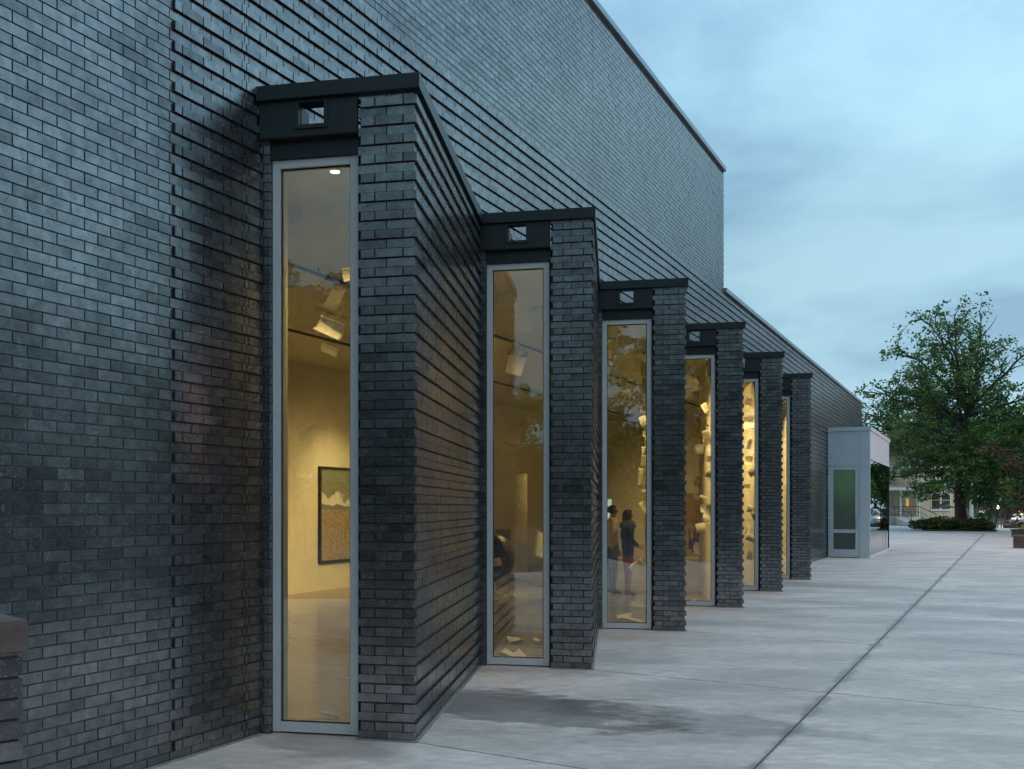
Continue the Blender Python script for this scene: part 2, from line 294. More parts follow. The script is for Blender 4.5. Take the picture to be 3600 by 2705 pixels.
# plaza: slabs with real joints over a joint-coloured bed
QD = Vector((0.83, -0.557)).normalized()
def isect(p, d, q, e):
    den = d.x*e.y - d.y*e.x; r = q - p; return p + d * ((r.x*e.y - r.y*e.x) / den)
bed = MB()
cross = [P1 + A * (LB * i) for i in range(-3, 19)]
longs = [JA + JN * o for o in (-9.5, 0.0, 2.7)]
pl = [isect(cross[0], QD, longs[0], JD), isect(cross[0], QD, longs[-1], JD), isect(cross[-1], QD, longs[-1], JD), isect(cross[-1], QD, longs[0], JD)]
bed.prism(pl, -0.028, -0.012)
plaza = kind(bed.build('plaza', M['joint']), 'structure')
for i in range(len(cross)-1):
    for j in range(len(longs)-1):
        c4 = [isect(cross[i], QD, longs[j], JD), isect(cross[i], QD, longs[j+1], JD), isect(cross[i+1], QD, longs[j+1], JD), isect(cross[i+1], QD, longs[j], JD)]
        ctr = sum(c4, Vector((0, 0))) / 4
        ins = []
        gq, gj = 0.010, 0.006
        for c in c4:
            r = c - ctr; sq = 1 if (r.dot(A) > 0) else -1; sj = 1 if r.dot(JN) > 0 else -1
            ins.append(c - A * gq * sq - JN * gj * sj)
        sb = MB(); sb.prism(ins, -0.012, 0.0, tone=rnd.random()); sb.build('paving_slab', M['concrete'], plaza)
rd = MB(); far = ground(3300, 1874)
road = MB(); road.prism([Vector((8, 54)), Vector((120, 54)), Vector((160, 96)), Vector((30, 96))], -0.029, -0.020)
kind(road.build('road', concrete('road_concrete', (0.52, 0.52, 0.53), False)), 'structure')

# ================================================================== MUSEUM BUILDING
museum = tag(empty('museum_building', (W1.x, W1.y, 0)), 'long dark ironspot brick gallery building with saw-tooth window bays', 'building')

def project(p):
    return (X0 + F * p[0] / p[1], HY - F * (p[2] - HC) / p[1]) if p[1] > 0.2 else (-9e9, 0)
MESHC = {}
def brick_objects(recs, parent, nmax, fieldname='brick_field', matk='brick', vis=None):
    """recs: (o, eu, ev, u0,u1,v0,v1,z0,z1); the nmax that show largest become bricks of their own"""
    sc_ = []
    for i, r in enumerate(recs):
        o, eu, ev, u0, u1, v0, v1, z0, z1 = r
        c = o + eu * (u0+u1)/2 + ev * v0; x, y = project((c.x, c.y, (z0+z1)/2))
        if -40 < x < 3640 and -40 < y < 2745 and (vis is None or vis(r)):
            a0 = project((*(o + eu*u0 + ev*v0), z0)); a1 = project((*(o + eu*u1 + ev*v0), z1)); sc_.append((abs(a1[0]-a0[0])*abs(F*(z1-z0)/c.y), i))
    sc_.sort(reverse=True); single = set(i for _, i in sc_[:nmax])
    mb = MB(); rn = random.Random(len(recs))
    for i, (o, eu, ev, u0, u1, v0, v1, z0, z1) in enumerate(recs):
        if i in single:
            key = (round(u1-u0, 3), round(v1-v0, 3), round(z1-z0, 4), matk)
            if key not in MESHC:
                b = MB(); lu, lv, lz = (u1-u0)/2, (v1-v0)/2, (z1-z0)/2; b.bx(-lu, lu, -lv, lv, -lz, lz); MESHC[key] = b.mesh('brick', M[matk])
            c = o + eu*(u0+u1)/2 + ev*(v0+v1)/2
            link('brick', MESHC[key], parent, (c.x, c.y, (z0+z1)/2), math.atan2(eu.y, eu.x))
        else: mb.box(o, eu, ev, u0, u1, v0, v1, z0, z1, tone=rn.random())
    if mb.f: kind(mb.build(fieldname, M[matk], parent), 'stuff')

# --- main wall: mortar backing and bricks
tcj = [-0.186 + 7.315*k for k in range(-1, 6)]
mw = MB()
D0, DM = -0.35, -0.007
mw.box(W1, A, NO, -12.0, 0.0, D0, DM, -0.02, Z_UP)
mw.box(W1, A, NO, 0.0, T_UP, D0, DM, 4.36, Z_UP)
mw.box(W1, A, NO, T_UP, 6*LB, D0, DM, 4.36, Z_LOW)
mw.box(W1, A, NO, 6*LB, T_END, D0, DM, -0.02, Z_LOW)
main_wall = mw.build('main_wall', M['mortar'], museum)
recs = []; PROJ = 0.020; T_PJ = -0.92
NC = int(Z_UP / CH)
nproj = int(6.05 / CH)
for k in range(NC):
    z0, z1 = k*CH + JT/2, (k+1)*CH - JT/2
    if z1 > Z_UP: break
    tend = T_UP if z1 > Z_LOW else T_END
    off = (k % 2) * BL/2
    cuts = sorted(tcj + ([0.0, 6*LB] if z1 < 4.45 else []) + ([T_PJ, 40.1] if (k % 2 == 1 and k < nproj) else []))
    t = -4.2 - off
    edges = []
    while t < tend:
        edges.append((max(t, -4.2), min(t+BL, tend))); t += BL
    for (e0, e1) in edges:
        segs = [(e0, e1)]
        for c in cuts:
            ns_ = []
            for (s0, s1) in segs:
                if s0 + 0.012 < c < s1 - 0.012: ns_ += [(s0, c), (c, s1)]
                else: ns_.append((s0, s1))
            segs = ns_
        for (s0, s1) in segs:
            if s1 - s0 < 0.03: continue
            mid = (s0+s1)/2
            if z1 < 4.42 and 0.0 < mid < 6*LB: continue
            pj = PROJ if (k % 2 == 1 and T_PJ < mid < 40.1 and k < nproj) else 0.0
            jit = rnd.uniform(-0.0016, 0.0016)
            recs.append((W1, A, -NO, s0 + JT/2, s1 - JT/2, -(pj + jit), 0.045 - jit, z0, z1))
brick_objects(recs, main_wall, 300)
# coping of the two roof levels
for (t0, t1, zt) in ((-12.0, T_UP + 0.03, Z_UP), (T_UP + 0.035, T_END + 0.05, Z_LOW)):
    n = max(1, int(round((t1-t0)/3.05)))
    for i in range(n):
        a, b = t0 + (t1-t0)*i/n, t0 + (t1-t0)*(i+1)/n
        c = MB(); c.box(W1, A, NO, a + 0.003, b - 0.003, -0.40, 0.045, zt + 0.02, zt + 0.105); c.build('coping_panel', M['coping'], museum)
    s_ = MB(); s_.box(W1, A, NO, t0, t1, -0.3, -0.015, zt - 0.01, zt + 0.02); s_.build('coping_shadow_gap', M['gasket'], museum)
rf = MB()
rf.box(W1, A, NO, -12, T_UP, -12, -0.36, 8.2, 8.3); rf.box(W1, A, NO, T_UP + 0.01, T_END, -12, -0.36, 5.7, 5.8)
rf.box(W1, A, NO, -12, T_END, -12.3, -12, 0, 5.8); rf.box(W1, A, NO, T_UP - 0.3, T_UP, -12, -0.36, 5.8, 8.2); rf.box(W1, A, NO, T_END - 0.3, T_END, -12, -0.36, 0, 5.7)
rf.box(W1, A, NO, -12, -11.7, -12, -0.36, 0, 8.2)
rf.build('roof', M['dark_metal'], museum)
# expansion-joint cords stand in the cuts
for tj in tcj:
    if -3 < tj < 40:
        s_ = MB(); s_.box(W1, A, NO, tj - 0.004, tj + 0.004, -0.02, -0.004, (4.5 if 0.5 < tj < 21 else 0.0), Z_UP if tj < T_UP else Z_LOW); s_.build('sealant_joint', M['gasket'], museum)

# --- window bays
VIS_BAY = []
def P_(i): return P1 + A*(LB*i)
def Wc(i): return W1 + A*(LB*i)
CD = (Wc(1) - P_(0)); LR = CD.length; CD = CD / LR
UD = Vector((-CD.y, CD.x))                          # leftwards, square to the return wall
FU0, FU1, FV, FZ = 0.432, 1.086, 0.075, 4.235       # window opening along UD and its setback
ZT = Z_BAY
for i in range(6):
    P = P_(i)
    core = MB()
    core.box(P, UD, CD, 0.007, 0.398, 0.007, LR - 0.004, -0.02, ZT)
    # little reveal at the inner side of the window
    core.box(P, UD, CD, 1.097, 1.17, 0.035, 0.20, -0.02, 4.37)
    bay = core.build('window_bay', M['mortar'], museum)
    recs = []
    for k in range(int(ZT/CH) + 1):
        z0, z1 = k*CH + JT/2, min((k+1)*CH - JT/2, ZT - 0.001)
        if z1 - z0 < 0.012: continue
        o = 0.020 if k % 2 else 0.0
        j1, j2 = rnd.uniform(-.0015, .0015), rnd.uniform(-.0015, .0015)
        if k % 2 == 0:
            recs.append((P, UD, CD, 0.0 + j1, 0.198, 0.0 + j2, 0.097, z0, z1)); recs.append((P, UD, CD, 0.208, 0.412, 0.0 - j2, 0.20, z0, z1))
            v = 0.1066
        else:
            recs.append((P, UD, CD, -o + j1, -o + 0.093, -o, -o + 0.193, z0, z1)); recs.append((P, UD, CD, -o + 0.103, -o + 0.300, -o + j2, 0.08, z0, z1)); recs.append((P, UD, CD, -o + 0.310, -o + 0.407, -o - j2, 0.20, z0, z1))
            v = -o + 0.203
        # strip beside the window
        recs.append((P, UD, CD, 1.09, 1.165, 0.028 + rnd.uniform(-.001, .001), 0.12, z0, z1)) if z1 < 4.37 else None
        while v < LR - 0.03:
            v1 = min(v + BL - JT, LR - 0.012)
            recs.append((P, CD, UD, v, v1, -o + rnd.uniform(-.0014, .0014), 0.05, z0, z1)); v += BL
    brick_objects(recs, bay, 300 if i == 0 else 200 if i == 1 else 120)
    dw = MB()
    dw.box(P, UD, CD, 0.402, 0.42, 0.19, LR - 0.002, 0.0, 4.34)                       # inner lining of the return wall
    dw.box(P, UD, CD, 0.02, 0.42, LR, LR + 0.02, 0.0, 4.34)
    dw.box(P, UD, CD, 1.084, 1.10, 0.205, 0.42, 0.0, 4.34)                            # left reveal
    dw.build('drywall_lining', M['drywall'], bay)
    # dark metal head: fascia with scupper, lower panel, soffit, coping
    fa = MB(); hu0, hu1, hz0, hz1 = 0.665, 0.855, 4.452, 4.615; zb = 4.372; f0, f1 = -0.012, 0.03
    fa.box(P, UD, CD, 0.418, hu0, f0, f1, zb, ZT - 0.003); fa.box(P, UD, CD, hu1, 1.16, f0, f1, zb, ZT - 0.003)
    fa.box(P, UD, CD, hu0 + .0005, hu1 - .0005, f0, f1, zb, hz0); fa.box(P, UD, CD, hu0 + .0005, hu1 - .0005, f0, f1, hz1, ZT - 0.003)
    fascia = fa.build('fascia_panel', M['dark_metal'], museum)
    sc_ = MB(); w_ = 0.03
    sc_.box(P, UD, CD, hu0 - w_, hu0 - .001, f0 - 0.012, f0 - .0005, hz0 - w_, hz1); sc_.box(P, UD, CD, hu1 + .001, hu1 + w_, f0 - 0.012, f0 - .0005, hz0 - w_, hz1)
    sc_.box(P, UD, CD, hu0, hu1, f0 - 0.012, f0 - .0005, hz0 - w_, hz0 - .001)
    for (a, b) in ((hu0, hu0 + .006), (hu1 - .006, hu1)): sc_.box(P, UD, CD, a, b, f1 + .001, 0.22, hz0, hz1)
    sc_.box(P, UD, CD, hu0 + .006, hu1 - .006, f1 + .001, 0.22, hz0, hz0 + .006)
    sc_.build('scupper', M['dark_metal'], fascia)
    lp = MB(); lp.box(P, UD, CD, 0.418, 1.09, 0.055, 0.10, FZ + 0.001, zb - 0.0065); lp.box(P, UD, CD, 0.418, 1.10, f0 + .006, 0.20, zb - 0.006, zb - 0.001); lp.box(P, UD, CD, 0.3985, 0.4175, 0.204, 0.222, FZ, ZT - .002); lp.build('head_panel', M['dark_metal'], museum)
    cp = MB()
    cp.box(P, UD, CD, -0.045, 1.172, -0.05, 0.17, ZT, Z_COP); bc = cp.build('bay_coping', M['dark_metal'], museum)
    cp = MB(); cp.box(P, UD, CD, -0.045, 0.30, 0.172, LR - 0.012, ZT, Z_COP); cp.build('bay_coping', M['dark_metal'], museum)
    # bay roof and ceiling
    tri = [P + UD*0.40 + CD*0.10, P + UD*0.40 + CD*(LR - 0.01), P + UD*1.16 + CD*(LR*0.03 + .10)]
    poly = [P + UD*0.40 + CD*0.232, P + UD*1.16 + CD*0.232, Wc(i) + A*0.3 - NO*0.6, Wc(i+1) - NO*0.6, Wc(i+1) - A*0.05]
    r_ = MB(); r_.prism([p for p in poly], 4.36, 4.43); r_.build('bay_roof', M['dark_metal'], museum)
    r_ = MB(); r_.prism([P + UD*0.422 + CD*0.108, P + UD*1.10 + CD*0.108, Wc(i) + A*0.32 - NO*0.55, Wc(i+1) - NO*0.55, Wc(i+1) - A*0.05 + UD*.42], 4.30, 4.34); r_.build('bay_ceiling', M['ceil'], museum)
    # the window
    win = empty('window', (*(P + UD*(FU0+FU1)/2 + CD*FV), 0), museum)
    fw, v0, v1 = 0.060, FV, FV + 0.11
    for (a, b, za, zb_, nm) in ((FU0, FU0 + fw, 0.012, FZ, 'jamb'), (FU1 - fw, FU1, 0.012, FZ, 'jamb'), (FU0 + fw + .0015, FU1 - fw - .0015, FZ - fw, FZ - .002, 'head'), (FU0 + fw + .0015, FU1 - fw - .0015, 0.014, 0.085, 'sill')):
        b_ = MB(); b_.box(P, UD, CD, a, b, v0, v1, za, zb_); b_.build(nm, M['alum'], win)
    gk = MB(); a, b, za, zb_ = FU0 + fw, FU1 - fw, 0.085, FZ - fw
    for (p, q, r, s) in ((a + .0005, a + .008, za, zb_), (b - .008, b - .0005, za, zb_), (a + .008, b - .008, za, za + .008), (a + .008, b - .008, zb_ - .008, zb_)): gk.box(P, UD, CD, p, q, v0 + 0.022, v0 + 0.035, r, s)
    gk.build('gasket', M['gasket'], win)
    pn = MB(); pn.box(P, UD, CD, a + .002, b - .002, v0 + 0.036, v0 + 0.046, za + .002, zb_ - .002); pn.build('pane', M['glass'], win)
    sl = MB(); sl.box(P, UD, CD, FU0 - .008, FU1 - .004, v1 + .001, v1 + 0.05, 0.006, 0.075); sl.build('inner_sill', M['drywall'], win)
    bk = MB(); bk.box(P, UD, CD, FU0 - 0.012, FU0 - 0.001, v0 + 0.02, v1 - .01, 0.0, FZ); bk.build('backer_strip', M['gasket'], win)

M['caulk'] = mat('tan_sealant', (0.30, 0.25, 0.20), 0.8, var=0.3, scale=20)
for i in range(6):
    P = P_(i); q = MB(); q.box(P, UD, CD, -0.030, -0.001, -0.03, LR - 0.02, 0.0005, 0.010); q.box(P, UD, CD, -0.001, 0.42, -0.030, -0.001, 0.0005, 0.009); q.build('base_sealant', M['caulk'], museum)
q = MB(); q.box(W1, A, NO, -12, -0.02, 0.002, 0.028, 0.0005, 0.010); q.box(W1, A, NO, 6*LB + .03, T_END, 0.002, 0.028, 0.0005, 0.010); q.build('base_sealant', M['caulk'], museum)
# --- gallery shell
fl = MB(); fl.prism([wp(-11, -11.9), wp(40, -11.9), wp(40, -0.36), wp(6*LB, -0.36), wp(6*LB, -0.02), wp(0.0, -0.02), wp(-0.05, -0.36), wp(-11, -0.36)], 0.0012, 0.005)
for i in range(6):
    P = P_(i); fl.prism([P + UD*0.42 + CD*0.12, P + UD*1.10 + CD*0.12, Wc(i) - NO*0.0201 + A*0.06, Wc(i+1) - NO*0.0201 - A*0.16], 0.0012, 0.005)
kind(fl.build('gallery_floor', M['gfloor']), 'structure')
cl = MB(); cl.box(W1, A, NO, -11, 40, -11.9, -0.56, 4.46, 4.5); cl.build('gallery_ceiling', M['ceil'], museum)
BW = -6.85
bw = MB(); bw.box(W1, A, NO, -11, 34, BW - 0.15, BW, 0.0055, 4.455); bw.box(W1, A, NO, -1.2, -1.05, BW + .001, -0.36, 0.0055, 4.455)
bw.build('gallery_back_wall', M['drywall'], museum)
e0 = 32.0
xw = MB(); xw.bx(5.6, 13.0, e0, e0 + 0.15, 0.0055, 4.455); xw.build('gallery_end_wall', M['drywall'], museum)
lin = MB(); lin.box(W1, A, NO, -1.0, -0.02, -0.39, -0.352, 0.006, 4.455); lin.build('drywall_lining', M['drywall'], museum)
pt = MB(); c0, c1 = ground(1690, 2019), ground(1853, 2019); pt.bx(c0.x, c1.x, c0.y, c0.y + 0.35, 0.0055, 2.5)
pt2 = pt.build('partition_wall', M['drywall']); tag(pt2, 'low cream free-standing partition wall seen through the second window', 'partition')

# ================================================================== GALLERY CONTENTS
WARM = (1.0, 0.73, 0.31)
M['lampglow'] = emis('lamp_glow', (1.0, 0.86, 0.55), 7.0)
M['lampcase'] = mat('cream_lamp_case', (0.62, 0.58, 0.46), 0.4)
def spot(name, loc, target, power, ang, parent=None, blend=0.6, size=0.06, col=WARM):
    d = bpy.data.lights.new(name, 'SPOT'); d.energy = power; d.spot_size = math.radians(ang); d.spot_blend = blend; d.shadow_soft_size = size; d.color = col
    o = bpy.data.objects.new(name, d); COL.objects.link(o); loc = Vector(loc)
    o.rotation_euler = (loc - Vector(target)).to_track_quat('Z', 'Y').to_euler()
    if parent is not None: o.parent = parent; o.location = loc - WLOC.get(parent, Vector((0, 0, 0)))
    else: o.location = loc
    return o
def point(name, loc, power, col, size, parent=None):
    d = bpy.data.lights.new(name, 'POINT'); d.energy = power; d.color = col; d.shadow_soft_size = size
    o = bpy.data.objects.new(name, d); COL.objects.link(o); o.location = Vector(loc) - (WLOC.get(parent, Vector((0, 0, 0))) if parent else Vector((0, 0, 0)))
    if parent: o.parent = parent
    return o
ORD = ['first', 'second', 'third', 'fourth', 'fifth', 'sixth', 'seventh', 'eighth', 'ninth', 'tenth', 'eleventh', 'twelfth', 'thirteenth', 'fourteenth', 'fifteenth', 'sixteenth', 'seventeenth', 'eighteenth']
# recessed downlight in the ceiling of each bay
for i in range(6):
    P = P_(i); c = P + UD*0.78 + CD*0.34
    if i == 0: c = at(1178, 601, 1)[:2]; c = Vector((c[0], 1.0)) * ((4.296 - HC) * F / (HY - 601))
    dl = MB(); dl.lathe((c.x, c.y, 4.288), [(0.055, 0.012), (0.055, 0.0), (0.040, -0.001), (0.040, 0.006)], 16)
    o = dl.build('downlight', M['lampcase'], museum); ds = MB(); ds.lathe((c.x, c.y, 4.290), [(0.037, -0.004), (0.037, 0.004)], 16); ds.build('lens', M['lampglow'], o)
    spot('bay_light', (c.x, c.y, 4.27), (c.x + 1.3*CD.x, c.y + 1.3*CD.y, 0), 100 if i == 0 else 240, 84, o, 0.8)
# lighting tracks with spot heads
def track(dist, t0, t1, heads, lab, zt=4.36, aim=None, pw=640):
    tr = tag(empty('lighting_track', (*wp((t0+t1)/2, dist), zt)), lab, 'track light')
    b = MB(); b.box(W1, A, NO, t0, t1, dist - 0.018, dist + 0.018, zt, zt + 0.035); b.build('rail', M['black'], tr)
    for k in range(int((t1-t0)/4) + 1):
        s_ = MB(); p = wp(t0 + 0.2 + k*4, dist); s_.bx(p.x - .008, p.x + .008, p.y - .008, p.y + .008, zt + 0.035, 4.46); s_.build('hanger', M['black'], tr)
    for (t, ad, az, on) in heads:
        p = wp(t, dist); tg = wp(t + ad[0], dist + ad[1]); a = Vector((p.x, p.y, zt - 0.16)); d = (Vector((tg.x, tg.y, az)) - a).normalized()
        h = MB(); h.tube([a - d*0.10, a - d*0.09, a + d*0.06, a + d*0.11], [0.03, 0.058, 0.062, 0.075], 12); h.tube([(p.x, p.y, zt), a], 0.010, 6)
        hd = h.build('spot_head', M['lampcase'], tr, True)
        if on:
            l_ = MB(); l_.tube([a + d*0.111, a + d*0.114], [0.060, 0.060], 12); l_.build('lens', M['lampglow'], hd)
            spot('spot_light', a + d*0.13, a + d*2, pw * (0.5 if 7 < t < 11 else 0.9), 66, hd, 0.85)
track(-2.1, -0.5, 26, [(1.5, (0.5, -4.6), 0.7, 1), (6.3, (0.6, -4.6), 1.1, 1), (9.6, (0.8, -4.4), 1.4, 1), (4.6, (0.2, -4.6), 0.7, 1), (8.0, (0.5, -4.6), 0.9, 1), (11.2, (1, 4), 1.2, 1), (13.0, (-1.5, -2), 1.0, 1), (13.9, (2.5, 1.5), 2.2, 1), (14.6, (3, 3), 2.6, 1), (18.2, (1.5, 2.5), 1.6, 1), (22.0, (3, 1.0), 1.4, 1)],
      'black ceiling track nearest the windows with cream spot heads, seen through third window')
track(-4.6, -0.5, 25, [(2.2, (0.8, -2.2), 0.9, 1), (6.2, (0.8, -2.2), 0.9, 1), (10.4, (0.5, -2.2), 1.4, 1), (15, (4, 1), 1.2, 1), (19, (5, 1.5), 1.6, 1)],
      'black ceiling track deeper in the gallery beyond the windows')

# framed photograph of a desert road on the back wall
def on_back(x, y, off=0.0):
    r = Vector(((x - X0)/F, 1.0)); Y = ((W1 + NO*(BW + off)).dot(NO)) / r.dot(NO); return at(x, y, Y)
pa, pb = on_back(1117, 1640), on_back(1117, 1982); zt_, zb_ = pa.z, pb.z
tl = (V2(pa) - W1).dot(A); tr_ = tl + 2.5
fp = tag(empty('framed_photograph', (*wp((tl+tr_)/2, BW + 0.02), zb_)), 'large black framed desert road photograph seen through the first window', 'picture')
fr = MB()
for (a, b, c, d) in ((tl, tl + .05, zb_, zt_), (tr_ - .05, tr_, zb_, zt_), (tl + .05, tr_ - .05, zb_, zb_ + .05), (tl + .05, tr_ - .05, zt_ - .05, zt_)): fr.box(W1, A, NO, a, b, BW + 0.002, BW + 0.06, c, d)
fr.build('frame', M['black'], fp)
def desert():
    m, ns, ls, out = newmat('desert_road_print'); p = N(ns, 'ShaderNodeBsdfPrincipled', i_Roughness=0.35)
    g_ = N(ns, 'ShaderNodeNewGeometry')
    mp = N(ns, 'ShaderNodeMapping', vector_type='TEXTURE'); o = wp(tl, BW); mp.inputs['Location'].default_value = (o.x, o.y, zb_); mp.inputs['Rotation'].default_value = (0, 0, math.atan2(A.y, A.x)); mp.inputs['Scale'].default_value = (tr_-tl, 1, zt_-zb_)
    ls.new(g_.outputs['Position'], mp.inputs[0]); sp = N(ns, 'ShaderNodeSeparateXYZ'); ls.new(mp.outputs[0], sp.inputs[0])
    nz = N(ns, 'ShaderNodeTexNoise', i_Scale=5.0, i_Detail=6.0); ls.new(mp.outputs[0], nz.inputs['Vector'])
    ri = N(ns, 'ShaderNodeTexNoise', noise_dimensions='1D', i_Scale=6.0, i_Detail=5.0); ls.new(sp.outputs[0], ri.inputs['W'])
    mh = N(ns, 'ShaderNodeMath', operation='MULTIPLY_ADD', i_1=0.13, i_2=0.53); ls.new(ri.outputs[0], mh.inputs[0])
    sk = N(ns, 'ShaderNodeMath', operation='GREATER_THAN'); ls.new(sp.outputs[2], sk.inputs[0]); ls.new(mh.outputs[0], sk.inputs[1])
    gd = N(ns, 'ShaderNodeMath', operation='LESS_THAN', i_1=0.555); ls.new(sp.outputs[2], gd.inputs[0])
    cz = N(ns, 'ShaderNodeMapRange', i_1=0.60, i_2=0.86, i_3=0.30, i_4=-0.12); ls.new(sp.outputs[2], cz.inputs[0])
    ca = N(ns, 'ShaderNodeMath', operation='ADD'); ls.new(nz.outputs[0], ca.inputs[0]); ls.new(cz.outputs[0], ca.inputs[1])
    cm = N(ns, 'ShaderNodeMapRange', i_1=0.60, i_2=0.68); ls.new(ca.outputs[0], cm.inputs[0])
    m1 = N(ns, 'ShaderNodeMix', data_type='RGBA'); ls.new(cm.outputs[0], m1.inputs[0]); m1.inputs[6].default_value = (0.22, 0.25, 0.20, 1); m1.inputs[7].default_value = (0.75, 0.72, 0.66, 1)
    m2 = N(ns, 'ShaderNodeMix', data_type='RGBA'); ls.new(sk.outputs[0], m2.inputs[0]); m2.inputs[6].default_value = (0.17, 0.20, 0.18, 1); ls.new(m1.outputs[2], m2.inputs[7])
    gn = N(ns, 'ShaderNodeTexNoise', i_Scale=40.0, i_Detail=4.0); ls.new(mp.outputs[0], gn.inputs['Vector'])
    gc = N(ns, 'ShaderNodeMapRange', i_1=0.3, i_2=0.7, i_3=0.22, i_4=0.46); ls.new(gn.outputs[0], gc.inputs[0])
    gx = N(ns, 'ShaderNodeMix', data_type='RGBA', blend_type='MULTIPLY', i_0=1.0); gx.inputs[6].default_value = (1.0, 0.82, 0.62, 1); ls.new(gc.outputs[0], gx.inputs[7])
    m3 = N(ns, 'ShaderNodeMix', data_type='RGBA'); ls.new(gd.outputs[0], m3.inputs[0]); ls.new(m2.outputs[2], m3.inputs[6]); ls.new(gx.outputs[2], m3.inputs[7])
    ls.new(m3.outputs[2], p.inputs['Base Color']); ls.new(p.outputs[0], out.inputs[0]); return m
pr = MB(); pr.box(W1, A, NO, tl + .05, tr_ - .05, BW + 0.003, BW + 0.035, zb_ + .05, zt_ - .05); pr.build('print', desert(), fp)
# grey print on the partition, wood-toned canvas and a lit screen on the end wall
gp = MB(); a, b = at(1741, 1862, c0.y - 0.03), at(1795, 1982, c0.y - 0.03); gp.bx(a.x, b.x, c0.y - 0.03, c0.y - 0.002, b.z, a.z); tag(gp.build('wall_picture', mat('grey_print', (0.16, 0.16, 0.14), 0.4, var=0.5, scale=1.5)), 'grey unframed picture on the low partition behind the round chair', 'picture')
wc_ = MB(); a, b = at(2385, 1735, e0 - .05), at(2475, 1955, e0 - .05); wc_.bx(a.x, b.x, e0 - 0.05, e0 - 0.002, b.z, a.z)
cv = tag(wc_.build('wood_panel_picture', mat('wood_grain_panel', (0.42, 0.30, 0.13), 0.5, var=0.35, scale=2.0)), 'pale wood panel picture with dark red marks behind the fourth window', 'picture')
mk = MB()
for (x, y, h, w) in ((2424, 1895, 70, 7), (2440, 1900, 85, 14), (2452, 1885, 95, 10), (2432, 1910, 40, 18)):
    q = at(x, y, e0 - .055); hh, ww = h/F*e0/2, w/F*e0/2
    for k_ in range(3): mk.tube([(q.x - ww + k_*ww, e0 - .053, q.z - hh), (q.x - ww*0.3 + k_*ww*0.6, e0 - .054, q.z), (q.x + rnd.uniform(-.06, .06), e0 - .053, q.z + hh)], [ww*0.35, ww*0.5, 0.004], 6)
mk.build('painted_figure', mat('dark_red_paint', (0.06, 0.018, 0.012), 0.5), cv)
scn = MB(); a, b = at(2118, 1753, e0 - .1), at(2153, 1860, e0 - .1); scn.bx(a.x, b.x, e0 - .1, e0 - 0.002, b.z, a.z); so = tag(scn.build('wall_screen', M['black']), 'black wall screen glowing white behind the man in pale shirt', 'screen')
sc2 = MB(); sc2.bx(a.x + .02, b.x - .02, e0 - .106, e0 - .101, b.z + .02, a.z - .02); sc2.build('display', emis('screen_glow', (0.75, 0.85, 0.8), 0.8), so)

# round swivel chair behind the second window
ch0 = ground(1737, 2095); CHY = ch0.y
chair = tag(empty('swivel_chair', (ch0.x, ch0.y, 0)), 'dark brown egg-shaped swivel armchair behind the second window', 'chair')
M['leather'] = mat('dark_leather', (0.030, 0.016, 0.013), 0.42, bump=0.2, bscale=40)
sh = bmesh.new(); bmesh.ops.create_uvsphere(sh, u_segments=28, v_segments=18, radius=1.0)
bmesh.ops.delete(sh, geom=[v for v in sh.verts if v.co.x < -0.42 and v.co.z > -0.72], context='VERTS')
for v in sh.verts: v.co = Vector((v.co.x*0.40, v.co.y*0.40, v.co.z*0.46 + 0.72))
bmesh.ops.solidify(sh, geom=sh.faces[:], thickness=0.035)
me = bpy.data.meshes.new('shell'); sh.to_mesh(me); sh.free(); me.materials.append(M['leather']); me.polygons.foreach_set('use_smooth', [True]*len(me.polygons))
so = link('shell', me, chair, (ch0.x, ch0.y, 0), math.radians(40)); 
cu = MB(); cu.lathe((ch0.x, ch0.y, 0.36), [(0.20, 0.0), (0.30, 0.03), (0.31, 0.09), (0.25, 0.12)], 18); cu.build('seat_cushion', M['leather'], chair, True)
st = MB(); st.lathe((ch0.x, ch0.y, 0.005), [(0.24, 0.0), (0.24, 0.02), (0.06, 0.045), (0.03, 0.09), (0.03, 0.30)], 18); st.build('pedestal_base', M['lampcase'], chair, True)

# --- loose paper sheets
PAPERS = []
def sheet_mesh(w, h, curl, axis, twist=0.0, n=9):
    mb = MB(); idx = {}
    for i in range(n):
        for j in range(n):
            a, b = i/(n-1) - .5, j/(n-1) - .5
            s_, t_ = (a*w, b*h) if axis == 0 else (b*h, a*w)
            L_ = w if axis == 0 else h
            th = curl * s_ / L_
            if abs(curl) > 1e-3: R = L_/curl; x, z = R*math.sin(th), R*(1 - math.cos(th))
            else: x, z = s_, 0
            if axis == 0: p = Vector((x, t_, z))
            else: p = Vector((t_, x, z))
            p.z += twist * a * b * 4 * min(w, h)
            mb.v.append(tuple(p)); idx[i, j] = len(mb.v) - 1
    for i in range(n-1):
        for j in range(n-1): mb.f.append((idx[i, j], idx[i+1, j], idx[i+1, j+1], idx[i, j+1])); mb.t.append(0); mb.m.append(0)
    return mb.mesh('paper_sheet', M['paper'], True)
